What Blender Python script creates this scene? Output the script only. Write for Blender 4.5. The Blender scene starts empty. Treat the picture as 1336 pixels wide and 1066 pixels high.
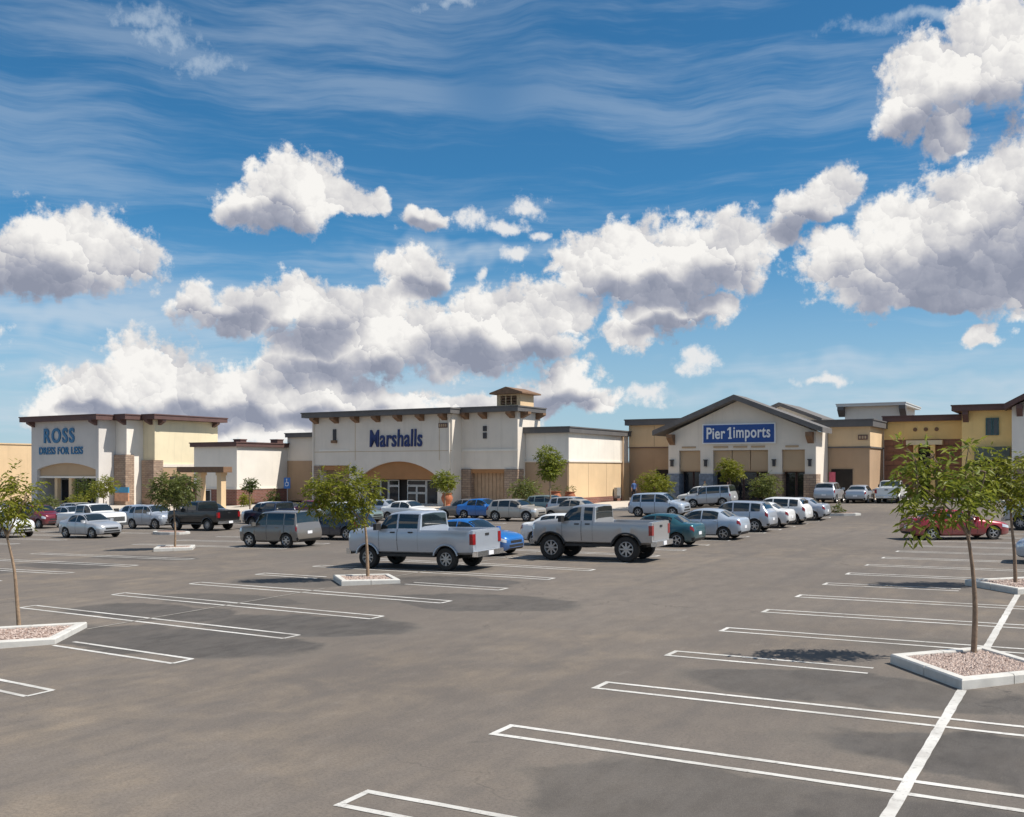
import bpy, bmesh, math, random
from math import sin, cos, pi, radians, sqrt, atan2
from mathutils import Vector, Matrix

scene = bpy.context.scene
C = scene.collection

# ------------------------------------------------------------------ camera
cam_d = bpy.data.cameras.new('camera')
cam = bpy.data.objects.new('camera', cam_d)
C.objects.link(cam)
cam.location = (0, 0, 3.35)
cam.rotation_euler = (radians(90), 0, 0)
cam_d.sensor_width = 36.0
cam_d.lens = 36.0 * 1300 / 1336
cam_d.shift_y = 79 / 1336
cam_d.clip_start = 0.1
cam_d.clip_end = 6000
scene.camera = cam

# ------------------------------------------------------------------ exposure / renderer
vs = scene.view_settings
vs.view_transform = 'Standard'
vs.look = 'None'
vs.exposure = 0.35
vs.gamma = 1.0
vs.use_curve_mapping = False
scene.render.engine = 'CYCLES'
cy = scene.cycles
cy.max_bounces = 6
cy.diffuse_bounces = 3
cy.glossy_bounces = 3
cy.transmission_bounces = 4
cy.transparent_max_bounces = 6
cy.use_denoising = True
cy.sample_clamp_indirect = 6.0

# ------------------------------------------------------------------ sun
SUN_EL = radians(54)
SUN_X, SUN_Y = 0.97, -0.24          # horizontal direction towards the sun
sl = bpy.data.lights.new('sun', 'SUN')
sl.energy = 4.6
sl.angle = radians(0.53)
sl.color = (1.0, 0.945, 0.86)
sun = bpy.data.objects.new('sun', sl)
C.objects.link(sun)
sd = Vector((SUN_X, SUN_Y, 0)).normalized() * cos(SUN_EL) + Vector((0, 0, sin(SUN_EL)))
sun.rotation_euler = sd.to_track_quat('Z', 'Y').to_euler()
sun.location = (40, -10, 60)

# ------------------------------------------------------------------ world: sky with cumulus and cirrus
class NT:
    def __init__(s, tree):
        s.t = tree
    def n(s, typ, **kw):
        nd = s.t.nodes.new(typ)
        for k, v in kw.items():
            setattr(nd, k, v)
        return nd
    def link(s, a, b):
        s.t.links.new(a, b)
    def put(s, sock, v):
        if hasattr(v, 'links') and hasattr(v, 'node'):
            s.t.links.new(v, sock)
        else:
            sock.default_value = v
    def math(s, op, a, b=None, c=None, clamp=False):
        nd = s.n('ShaderNodeMath', operation=op, use_clamp=clamp)
        for i, v in enumerate((a, b, c)):
            if v is not None:
                s.put(nd.inputs[i], v)
        return nd.outputs[0]
    def vec(s, op, a, b=None, c=None, out=0):
        nd = s.n('ShaderNodeVectorMath', operation=op)
        for i, v in enumerate((a, b, c)):
            if v is not None:
                s.put(nd.inputs[i], v)
        return nd.outputs[out]
    def scale(s, a, f):
        nd = s.n('ShaderNodeVectorMath', operation='SCALE')
        s.put(nd.inputs[0], a)
        s.put(nd.inputs['Scale'], f)
        return nd.outputs[0]
    def noise(s, vec, scale, detail=4.0, rough=0.5, dist=0.0, out='Fac', lac=2.0):
        nd = s.n('ShaderNodeTexNoise')
        s.put(nd.inputs['Vector'], vec)
        nd.inputs['Scale'].default_value = scale
        nd.inputs['Detail'].default_value = detail
        nd.inputs['Roughness'].default_value = rough
        nd.inputs['Lacunarity'].default_value = lac
        nd.inputs['Distortion'].default_value = dist
        return nd.outputs[out]
    def step(s, v, lo, hi, a=0.0, b=1.0):
        nd = s.n('ShaderNodeMapRange', interpolation_type='SMOOTHSTEP')
        s.put(nd.inputs['Value'], v)
        nd.inputs['From Min'].default_value = lo
        nd.inputs['From Max'].default_value = hi
        nd.inputs['To Min'].default_value = a
        nd.inputs['To Max'].default_value = b
        return nd.outputs[0]
    def mix(s, f, a, b, typ='MIX'):
        nd = s.n('ShaderNodeMix', data_type='RGBA', blend_type=typ)
        s.put(nd.inputs[0], f)
        s.put(nd.inputs[6], a)
        s.put(nd.inputs[7], b)
        return nd.outputs[2]
    def ramp(s, v, stops):
        nd = s.n('ShaderNodeValToRGB')
        s.put(nd.inputs[0], v)
        e = nd.color_ramp.elements
        while len(e) < len(stops):
            e.new(0.5)
        for el, (p, c) in zip(e, stops):
            el.position = p
            el.color = c
        return nd.outputs[0]

# cumulus heads: azimuth and elevation (in units of 1/1300 radian) and radii of each billow
BILLOWS = [
    (20, 345, 62, 42), (95, 322, 72, 46), (150, 335, 52, 40), (60, 362, 95, 26),
    (330, 272, 40, 30), (385, 250, 52, 46), (440, 258, 42, 24), (488, 262, 20, 18), (350, 284, 58, 18),
    (553, 294, 34, 17),
    (540, 356, 42, 30), (515, 385, 40, 22),
    (262, 400, 32, 26), (330, 406, 54, 34), (388, 386, 34, 28), (430, 410, 58, 38), (500, 415, 58, 42),
    (565, 438, 66, 40), (640, 412, 66, 40), (700, 400, 56, 36), (742, 412, 36, 28), (600, 456, 105, 34),
    (450, 452, 105, 46), (395, 482, 66, 26), (680, 442, 76, 36),
    (778, 352, 60, 42), (826, 322, 50, 38), (900, 330, 66, 44), (962, 312, 42, 38), (958, 352, 40, 30),
    (850, 370, 86, 26), (868, 412, 66, 28), (822, 434, 36, 22), (918, 402, 38, 20),
    (190, 476, 56, 36), (130, 510, 56, 32), (240, 506, 76, 38), (320, 512, 76, 36), (96, 540, 54, 26),
    (420, 520, 90, 34), (300, 548, 200, 32), (500, 532, 86, 24), (620, 530, 60, 14),
    (738, 502, 50, 32), (780, 526, 38, 22), (702, 522, 36, 22),
    (1085, 245, 36, 30), (1050, 274, 38, 26), (1018, 300, 28, 18),
    (1292, 48, 54, 44), (1218, 96, 56, 46), (1286, 96, 50, 40), (1186, 144, 36, 30), (1238, 168, 26, 26), (1338, 56, 36, 44),
    (1118, 342, 70, 46), (1198, 302, 74, 48), (1272, 262, 60, 46), (1340, 236, 52, 66), (1290, 330, 110, 56),
    (1180, 372, 100, 30), (1335, 372, 60, 36), (1236, 390, 116, 15),
    (1282, 440, 26, 13),
    (1470, 300, 120, 60), (1560, 180, 90, 60), (1640, 380, 150, 50), (-90, 330, 110, 40), (-220, 420, 140, 40), (-330, 300, 90, 50),
]
# the thick, shaded undersides of the cumulus (the side turned away from the sun)
BASES = [
    (70, 372, 120, 40), (355, 292, 60, 26), (290, 425, 60, 26), (400, 440, 70, 30), (470, 488, 120, 26), (640, 466, 110, 28), (850, 385, 120, 26), (880, 432, 70, 20),
    (930, 365, 50, 24), (740, 530, 60, 22), (260, 548, 130, 20), (430, 546, 90, 16), (1195, 180, 60, 36), (1285, 150, 60, 34), (1040, 300, 44, 22), (1230, 380, 150, 46), (1330, 330, 60, 60), (550, 376, 40, 20), (553, 304, 30, 12), (140, 535, 50, 16),
    (1500, 340, 150, 40), (-110, 360, 120, 30), (-230, 440, 140, 30),
]
def sky_xy(px, py):
    x = (px - 668) / 1300; zz = (612 - py) / 1300
    return math.atan(x) * 1300, math.atan(zz / sqrt(1 + x * x)) * 1300

world = bpy.data.worlds.new('World')
scene.world = world
world.use_nodes = True
world.cycles.sampling_method = 'NONE'

def build_world():
    t = world.node_tree
    t.nodes.clear()
    N = NT(t)

    tc = N.n('ShaderNodeTexCoord')
    sep = N.n('ShaderNodeSeparateXYZ')
    N.link(tc.outputs['Generated'], sep.inputs[0])
    az = N.math('MULTIPLY', N.math('ARCTAN2', sep.outputs[0], sep.outputs[1]), 1300.0)
    el = N.math('MULTIPLY', N.math('ARCSINE', sep.outputs[2]), 1300.0)
    comb = N.n('ShaderNodeCombineXYZ')
    N.link(az, comb.inputs[0]); N.link(el, comb.inputs[1])
    p = comb.outputs[0]
    def noise2(vec, scale, detail, rough=0.5, out='Fac', dist=0.0):
        o = N.noise(vec, scale, detail, rough, dist, out)
        o.node.noise_dimensions = '2D'
        return o
    # ragged warp of the outlines
    w1 = noise2(p, 0.017, 2, 0.5, out='Color')
    pw = N.vec('MULTIPLY_ADD', N.vec('SUBTRACT', w1, (0.5, 0.5, 0.5)), (52, 46, 0), p)
    def puffs(pp, scale):
        v = N.n('ShaderNodeTexVoronoi', feature='F1', voronoi_dimensions='2D')
        N.put(v.inputs['Vector'], pp)
        v.inputs['Scale'].default_value = scale
        v.inputs['Detail'].default_value = 0.0
        off = N.vec('SUBTRACT', pp, v.outputs['Position'])
        side = N.math('MULTIPLY', N.vec('DOT_PRODUCT', off, (0.50, 0.86, 0), out=1), scale)
        return v.outputs['Distance'], side
    def field(pp, blobs, grow):
        acc = None
        for (px, py, rx, ry) in blobs:
            cx, cyy = sky_xy(px, py)
            rx, ry = rx * grow, ry * grow
            w = N.vec('MULTIPLY_ADD', pp, (1 / rx, 1 / ry, 0), (-cx / rx, -cyy / ry, 0))
            d = N.vec('LENGTH', w, out=1)
            acc = d if acc is None else N.math('MINIMUM', acc, d)
        return N.math('SUBTRACT', 1.0, acc)
    d0 = field(pw, BILLOWS, 1.10)
    w2 = noise2(p, 0.05, 3, 0.6, out='Color')
    pv = N.vec('MULTIPLY_ADD', N.vec('SUBTRACT', w2, (0.5, 0.5, 0.5)), (22, 22, 0), p)
    r0, s0 = puffs(pv, 0.021)
    r1, s1 = puffs(pv, 0.050)
    n0 = noise2(p, 0.016, 4, 0.55)
    d2 = field(pw, BASES, 1.0)
    fb = noise2(p, 0.055, 6, 0.66)
    dens = N.math('SUBTRACT', N.math('ADD', d0, 0.16), N.math('MULTIPLY', N.math('ADD', r0, N.math('MULTIPLY', r1, 0.45)), 0.30))
    dens = N.math('ADD', dens, N.math('MULTIPLY', N.math('SUBTRACT', fb, 0.5), 0.95))
    # clouds elsewhere round the sky, outside the picture
    nz = noise2(p, 0.0042, 5, 0.6)
    elsewhere = N.math('MULTIPLY', N.step(N.math('ABSOLUTE', az), 900, 1250), N.step(el, 20, 90))
    dens_e = N.math('MULTIPLY', N.math('SUBTRACT', nz, 0.56), 4.0)
    dens_e = N.math('SUBTRACT', N.math('MULTIPLY', N.math('ADD', dens_e, 1.0), elsewhere), 1.0)
    dens = N.math('MAXIMUM', dens, dens_e)
    cover = N.step(dens, -0.14, 0.26)
    # lighting of the billows: rims open towards the sun are bright, bases with cloud above them grey
    lit = N.math('ADD', 0.87, N.math('MULTIPLY', s0, 0.22))
    lit = N.math('ADD', lit, N.math('MULTIPLY', s1, 0.10))
    lit = N.math('ADD', lit, N.math('MULTIPLY', N.math('SUBTRACT', n0, 0.5), 1.05))
    lit = N.math('SUBTRACT', lit, N.math('MULTIPLY', N.step(d2, -0.30, 0.60), 0.74))
    lit = N.math('ADD', lit, N.math('MULTIPLY', N.math('SUBTRACT', fb, 0.5), 0.22), clamp=True)
    ccol = N.ramp(lit, [(0.0, (0.215, 0.235, 0.300, 1)), (0.30, (0.30, 0.315, 0.375, 1)), (0.55, (0.45, 0.45, 0.475, 1)), (0.80, (0.60, 0.59, 0.585, 1)), (1.0, (0.735, 0.72, 0.695, 1))])
    # cirrus veils
    pc = N.vec('MULTIPLY_ADD', N.vec('SUBTRACT', noise2(p, 0.004, 2, 0.5, out='Color'), (0.5, 0.5, 0.5)), (0, 60, 0), p)
    ps = N.vec('MULTIPLY', pc, (0.0012, 0.0125, 0))
    rot = N.n('ShaderNodeVectorRotate', rotation_type='Z_AXIS')
    N.put(rot.inputs['Vector'], ps); rot.inputs['Angle'].default_value = radians(-6)
    ci = noise2(rot.outputs[0], 1.0, 6, 0.66)
    ci2 = noise2(N.vec('ADD', p, (140, 60, 0)), 0.0030, 2, 0.5)
    veil = N.math('MULTIPLY', N.step(ci, 0.42, 0.70), N.step(ci2, 0.02, 0.45))
    low = N.step(el, 20, 380, 1.25, 0.52)
    veil = N.math('MULTIPLY', veil, N.math('MULTIPLY', low, 0.52))
    # small torn wisps high up
    def spot(px, py, rx, ry):
        cx, cyy = sky_xy(px, py)
        w = N.vec('MULTIPLY_ADD', pw, (1 / rx, 1 / ry, 0), (-cx / rx, -cyy / ry, 0))
        return N.math('SUBTRACT', 1.0, N.vec('LENGTH', w, out=1))
    def torn(spots, soft, amp):
        q_ = None
        for k in spots:
            k = spot(*k)
            q_ = k if q_ is None else N.math('MAXIMUM', q_, k)
        return N.math('MULTIPLY', N.step(N.math('ADD', q_, N.math('MULTIPLY', N.math('SUBTRACT', fb, 0.5), 1.5)), 0.0, soft), amp)
    wisp = torn(((185, 18, 74, 18), (215, 52, 66, 24), (268, 86, 62, 20), (592, 4, 70, 10), (1220, 18, 160, 12)), 1.1, 0.55)
    puff = torn(((622, 288, 34, 17), (690, 272, 36, 14), (664, 298, 28, 14), (705, 309, 22, 12), (672, 331, 14, 12), (1075, 494, 40, 12), (630, 348, 14, 9), (910, 470, 40, 18), (850, 515, 40, 20)), 0.75, 0.92)
    # low, drawn out layers of thin cloud
    lay = None
    for k in ((60, 418, 330, 26), (40, 482, 300, 30), (1080, 478, 420, 34), (900, 512, 420, 30), (620, 330, 330, 20), (1290, 500, 260, 30), (560, 505, 300, 40)):
        k = spot(*k)
        lay = k if lay is None else N.math('MAXIMUM', lay, k)
    lay = N.math('MULTIPLY', N.step(N.math('ADD', lay, N.math('MULTIPLY', N.math('SUBTRACT', ci, 0.5), 2.2)), 0.0, 1.1), 0.62)
    veil = N.math('MAXIMUM', N.math('MAXIMUM', veil, lay), wisp)

    sky = N.n('ShaderNodeTexSky', sky_type='NISHITA')
    sky.sun_disc = False
    sky.sun_elevation = SUN_EL
    sky.sun_rotation = atan2(SUN_X, SUN_Y)
    sky.altitude = 900
    sky.air_density = 1.0
    sky.dust_density = 0.25
    sky.ozone_density = 1.6
    base = N.vec('MULTIPLY', sky.outputs[0], (0.025, 0.065, 0.083))
    base = N.mix(N.step(el, -60, 330, 0.88, 0.0), base, (0.385, 0.465, 0.545, 1))
    c = N.mix(veil, base, (0.46, 0.53, 0.60, 1))
    c = N.mix(puff, c, (0.66, 0.655, 0.65, 1))
    c = N.mix(cover, c, ccol)
    bg = N.n('ShaderNodeBackground')
    N.link(c, bg.inputs['Color'])
    bg.inputs['Strength'].default_value = 1.0
    out = N.n('ShaderNodeOutputWorld')
    N.link(bg.outputs[0], out.inputs['Surface'])
build_world()

# ------------------------------------------------------------------ the lot's own frame: a runs along the shop fronts, b away from the viewer
ALPHA = radians(30.344)
U = (sin(ALPHA), cos(ALPHA))
R = (cos(ALPHA), -sin(ALPHA))
def W2(a, b):
    return a * R[0] + b * U[0], a * R[1] + b * U[1]
def AB(X, Y):
    return X * R[0] + Y * R[1], X * U[0] + Y * U[1]
def sst(x, lo, hi):
    x = min(1, max(0, (x - lo) / (hi - lo)))
    return x * x * (3 - 2 * x)
def ground_z(X, Y):
    z = 0.022 * max(X, -60) if X < 0 else 0.012 * min(X, 60)
    a, b = AB(X, Y)
    return z + 0.42 * sst(b, 58, 76) * sst(a, -32, -22)
def gz(a, b):
    return ground_z(*W2(a, b))

# ------------------------------------------------------------------ materials
MATS = {}
def surf(name, col, rough=0.8, var=0.10, scale=3.0, bump=0.0, bscale=40.0, metal=0.0, spec=0.5, coat=0.0, streak=0.0, col2=None):
    if name in MATS:
        return MATS[name]
    m = bpy.data.materials.new(name)
    m.use_nodes = True
    t = m.node_tree
    t.nodes.clear()
    N = NT(t)
    out = N.n('ShaderNodeOutputMaterial')
    b = N.n('ShaderNodeBsdfPrincipled')
    N.link(b.outputs[0], out.inputs[0])
    tc = N.n('ShaderNodeTexCoord')
    n1 = N.noise(tc.outputs['Object'], scale, 5, 0.6)
    f = N.step(n1, 0.25, 0.75)
    c1 = tuple(x * (1 - var) for x in col[:3]) + (1,)
    c2 = tuple(x * (1 + var) for x in (col2 or col)[:3]) + (1,)
    c = N.mix(f, c1, c2)
    if streak:
        ps = N.vec('MULTIPLY', tc.outputs['Object'], (2.2, 2.2, 0.22))
        s2 = N.step(N.noise(ps, 1.0, 4, 0.6), 0.50, 0.78)
        c = N.mix(N.math('MULTIPLY', s2, streak), c, tuple(x * 0.62 for x in col[:3]) + (1,))
    N.put(b.inputs['Base Color'], c)
    b.inputs['Roughness'].default_value = rough
    b.inputs['Metallic'].default_value = metal
    b.inputs['Specular IOR Level'].default_value = spec
    b.inputs['Coat Weight'].default_value = coat
    b.inputs['Coat Roughness'].default_value = 0.05
    if bump:
        bp = N.n('ShaderNodeBump')
        bp.inputs['Strength'].default_value = bump
        bp.inputs['Distance'].default_value = 0.02
        N.link(N.noise(tc.outputs['Object'], bscale, 4, 0.6), bp.inputs['Height'])
        N.link(bp.outputs[0], b.inputs['Normal'])
    MATS[name] = m
    return m

def brick_mat(name, c1, c2, mortar, bw, bh):
    m = bpy.data.materials.new(name)
    m.use_nodes = True
    t = m.node_tree
    t.nodes.clear()
    N = NT(t)
    out = N.n('ShaderNodeOutputMaterial')
    b = N.n('ShaderNodeBsdfPrincipled')
    N.link(b.outputs[0], out.inputs[0])
    tc = N.n('ShaderNodeTexCoord')
    sp = N.n('ShaderNodeSeparateXYZ')
    N.link(tc.outputs['Object'], sp.inputs[0])
    cb = N.n('ShaderNodeCombineXYZ')
    N.link(N.math('ADD', sp.outputs[0], sp.outputs[1]), cb.inputs[0])
    N.link(sp.outputs[2], cb.inputs[1])
    br = N.n('ShaderNodeTexBrick')
    N.link(cb.outputs[0], br.inputs['Vector'])
    br.inputs['Color1'].default_value = c1 + (1,)
    br.inputs['Color2'].default_value = c2 + (1,)
    br.inputs['Mortar'].default_value = mortar + (1,)
    br.inputs['Scale'].default_value = 1.0
    br.inputs['Brick Width'].default_value = bw
    br.inputs['Row Height'].default_value = bh
    br.inputs['Mortar Size'].default_value = 0.018
    n1 = N.noise(tc.outputs['Object'], 1.3, 4, 0.6)
    c = N.mix(0.35, br.outputs['Color'], N.mix(n1, (0.02, 0.02, 0.02, 1), (0.9, 0.85, 0.8, 1)), 'OVERLAY')
    N.put(b.inputs['Base Color'], c)
    b.inputs['Roughness'].default_value = 0.9
    bp = N.n('ShaderNodeBump')
    bp.inputs['Strength'].default_value = 0.5
    bp.inputs['Distance'].default_value = 0.03
    N.link(br.outputs['Fac'], bp.inputs['Height'])
    bp.invert = True
    N.link(bp.outputs[0], b.inputs['Normal'])
    MATS[name] = m
    return m

def asphalt_mat():
    m = bpy.data.materials.new('asphalt')
    m.use_nodes = True
    t = m.node_tree
    t.nodes.clear()
    N = NT(t)
    out = N.n('ShaderNodeOutputMaterial')
    b = N.n('ShaderNodeBsdfPrincipled')
    N.link(b.outputs[0], out.inputs[0])
    tc = N.n('ShaderNodeTexCoord')
    rot = N.n('ShaderNodeVectorRotate', rotation_type='Z_AXIS')
    N.link(tc.outputs['Object'], rot.inputs['Vector'])
    rot.inputs['Angle'].default_value = ALPHA
    q = N.vec('MULTIPLY', rot.outputs[0], (1, 1, 0))
    big = N.noise(q, 0.11, 5, 0.6)
    mid = N.noise(q, 0.7, 6, 0.65, dist=0.4)
    fine = N.noise(q, 26, 6, 0.80)
    grit = N.noise(q, 95, 3, 0.7)
    lane = N.vec('MULTIPLY', q, (1.3, 0.05, 0))
    tracks = N.noise(lane, 1.0, 4, 0.6)
    c = N.mix(N.step(big, 0.3, 0.7), (0.138, 0.117, 0.100, 1), (0.196, 0.166, 0.139, 1))
    # dusty tan drift in the travel lanes
    dust = N.math('MULTIPLY', N.step(mid, 0.40, 0.72), N.step(N.noise(q, 0.07, 3, 0.5), 0.38, 0.60))
    c = N.mix(N.math('MULTIPLY', dust, 0.68), c, (0.270, 0.214, 0.155, 1))
    mott = N.noise(N.vec('MULTIPLY', q, (1.0, 0.45, 0)), 2.6, 6, 0.7)
    c = N.mix(N.math('MULTIPLY', N.step(mott, 0.42, 0.70), 0.42), c, (0.105, 0.094, 0.086, 1))
    c = N.mix(N.math('MULTIPLY', N.step(mott, 0.46, 0.25), 0.35), c, (0.27, 0.235, 0.20, 1))
    c = N.mix(N.math('MULTIPLY', N.step(tracks, 0.46, 0.72), 0.42), c, (0.115, 0.103, 0.095, 1))
    # resealed, darker patches with rounded edges
    wq = N.vec('MULTIPLY_ADD', N.vec('SUBTRACT', N.noise(q, 0.55, 4, 0.6, out='Color'), (0.5, 0.5, 0.5)), (2.0, 2.0, 0), q)
    acc = None
    for (a, bb, ra, rb, w) in ((0.6, 12.6, 4.0, 1.25, 1.0), (1.0, 9.4, 4.2, 1.9, .95), (-3.4, 9.5, 2.1, 1.3, .75), (-3.4, 15.4, 2.6, 1.1, .85), (-2.6, 6.2, 3.0, 1.2, .9),
                               (0.9, 15.6, 2.6, 1.2, .95), (-16.6, 14.0, 4.2, 1.5, 1.0), (-15.2, 16.7, 2.9, 1.5, .95), (-20.2, 16.8, 3.2, 1.3, .95), (-20.5, 19.3, 3.0, 1.1, .8),
                               (-13.6, 21.4, 3.0, 1.6, .85), (-17.4, 20.0, 2.0, 1.2, .5), (-17.0, 24.9, 2.6, 1.2, .95), (-21.5, 23.2, 2.6, 1.2, .7), (-1.0, 19.8, 3.2, 1.3, .55), (1.0, 25.5, 2.6, 4.5, .6),
                               (-20.5, 9.6, 3.2, 1.7, .85), (-34.5, 24.6, 2.8, 1.2, .9), (-34, 28, 3, 1.1, .85), (-36.5, 21.6, 3.0, 1.2, .85), (-20.3, 28.6, 3.2, 1.3, .75), (-16, 33.4, 2.6, 1.3, .6),
                               (-32.9, 34.6, 2.6, 1.3, .6), (-29, 31.5, 1.6, 1.5, .4), (1.0, 20.8, 2.4, 1.2, .7), (0.8, 36, 2.4, 5, .5)):
        w_ = N.vec('MULTIPLY_ADD', wq, (1 / ra, 1 / rb, 0), (-a / ra, -bb / rb, 0))
        k = N.math('MULTIPLY', N.step(N.vec('LENGTH', w_, out=1), 0.84, 1.06, 1.0, 0.0), w)
        acc = k if acc is None else N.math('MAXIMUM', acc, k)
    rimm = N.math('MULTIPLY', N.math('MULTIPLY', acc, N.math('SUBTRACT', 1.0, acc)), 2.2, clamp=True)
    c = N.mix(N.math('MULTIPLY', rimm, 0.35), c, (0.30, 0.26, 0.21, 1))
    blot = N.math('MULTIPLY', acc, N.step(mid, 0.20, 0.62, 0.55, 1.0))
    c = N.mix(N.math('MULTIPLY', blot, 0.86), c, N.mix(N.step(mott, 0.35, 0.65), (0.040, 0.038, 0.037, 1), (0.088, 0.081, 0.075, 1)))
    # oil drips and thin cracks
    oil = N.step(N.noise(q, 1.9, 3, 0.5), 0.70, 0.80)
    c = N.mix(N.math('MULTIPLY', oil, 0.35), c, (0.05, 0.047, 0.045, 1))
    vo = N.n('ShaderNodeTexVoronoi', feature='DISTANCE_TO_EDGE')
    N.put(vo.inputs['Vector'], N.vec('MULTIPLY_ADD', N.noise(q, 0.8, 4, 0.6, out='Color'), (1.6, 1.6, 0), q))
    vo.inputs['Scale'].default_value = 0.16
    crack = N.math('MULTIPLY', N.step(vo.outputs['Distance'], 0.0, 0.0045, 1.0, 0.0), N.step(big, 0.46, 0.6))
    c = N.mix(N.math('MULTIPLY', crack, 0.55), c, (0.05, 0.047, 0.045, 1))
    c = N.mix(N.math('MULTIPLY', N.step(fine, 0.42, 0.64), 0.45), c, (0.070, 0.063, 0.058, 1))
    c = N.mix(N.math('MULTIPLY', N.step(grit, 0.53, 0.70), 0.42), c, (0.34, 0.30, 0.255, 1))
    N.put(b.inputs['Base Color'], c)
    N.put(b.inputs['Roughness'], N.step(blot, 0, 1, 0.93, 0.82))
    b.inputs['Specular IOR Level'].default_value = 0.25
    bp = N.n('ShaderNodeBump')
    bp.inputs['Strength'].default_value = 0.35
    bp.inputs['Distance'].default_value = 0.006
    N.link(N.math('ADD', fine, N.math('MULTIPLY', grit, 0.6)), bp.inputs['Height'])
    N.link(bp.outputs[0], b.inputs['Normal'])
    return m

def paint_line_mat():
    m = bpy.data.materials.new('white_line_paint')
    m.use_nodes = True
    t = m.node_tree
    t.nodes.clear()
    N = NT(t)
    out = N.n('ShaderNodeOutputMaterial')
    b = N.n('ShaderNodeBsdfPrincipled')
    N.link(b.outputs[0], out.inputs[0])
    tc = N.n('ShaderNodeTexCoord')
    wear = N.noise(tc.outputs['Object'], 14, 5, 0.7)
    w2 = N.noise(tc.outputs['Object'], 0.6, 3, 0.5)
    c = N.mix(N.step(w2, 0.3, 0.7), (0.50, 0.48, 0.44, 1), (0.66, 0.64, 0.60, 1))
    c = N.mix(N.math('MULTIPLY', N.step(wear, 0.52, 0.70), 0.7), c, (0.24, 0.22, 0.20, 1))
    scuff = N.noise(tc.outputs['Object'], 1.1, 5, 0.65)
    c = N.mix(N.math('MULTIPLY', N.step(scuff, 0.48, 0.72), 0.55), c, (0.28, 0.255, 0.23, 1))
    N.put(b.inputs['Base Color'], c)
    b.inputs['Roughness'].default_value = 0.75
    return m

def leaf_mat(name, c1, c2):
    m = bpy.data.materials.new(name)
    m.use_nodes = True
    t = m.node_tree
    t.nodes.clear()
    N = NT(t)
    out = N.n('ShaderNodeOutputMaterial')
    b = N.n('ShaderNodeBsdfPrincipled')
    tr = N.n('ShaderNodeBsdfTranslucent')
    mx = N.n('ShaderNodeMixShader')
    mx.inputs[0].default_value = 0.45
    geo = N.n('ShaderNodeNewGeometry')
    tc = N.n('ShaderNodeTexCoord')
    f = N.math('ADD', N.math('MULTIPLY', geo.outputs['Random Per Island'], 0.7), N.math('MULTIPLY', N.noise(tc.outputs['Object'], 2.0, 3), 0.3))
    c = N.mix(f, c1 + (1,), c2 + (1,))
    N.put(b.inputs['Base Color'], c)
    b.inputs['Roughness'].default_value = 0.5
    b.inputs['Specular IOR Level'].default_value = 0.35
    N.put(tr.inputs['Color'], N.mix(0.5, c, (0.24, 0.26, 0.03, 1)))
    N.link(b.outputs[0], mx.inputs[1])
    N.link(tr.outputs[0], mx.inputs[2])
    N.link(mx.outputs[0], out.inputs[0])
    return m

def car_paint(name, col, metal=0.25):
    if name in MATS:
        return MATS[name]
    m = bpy.data.materials.new(name)
    m.use_nodes = True
    t = m.node_tree
    t.nodes.clear()
    N = NT(t)
    out = N.n('ShaderNodeOutputMaterial')
    b = N.n('ShaderNodeBsdfPrincipled')
    N.link(b.outputs[0], out.inputs[0])
    tc = N.n('ShaderNodeTexCoord')
    sp = N.n('ShaderNodeSeparateXYZ')
    N.link(tc.outputs['Object'], sp.inputs[0])
    # road dust clinging to the lower panels
    dz = N.step(sp.outputs[2], 0.25, 0.75, 1.0, 0.0)
    dn = N.math('MULTIPLY', dz, N.step(N.noise(tc.outputs['Object'], 3.0, 5, 0.6), 0.2, 0.8, 0.15, 0.55))
    c = N.mix(dn, tuple(col) + (1,), (0.25, 0.22, 0.18, 1))
    N.put(b.inputs['Base Color'], c)
    b.inputs['Metallic'].default_value = metal
    N.put(b.inputs['Roughness'], N.step(dn, 0, 0.6, 0.30, 0.7))
    b.inputs['Coat Weight'].default_value = 0.6
    b.inputs['Coat Roughness'].default_value = 0.04
    MATS[name] = m
    return m

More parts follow.
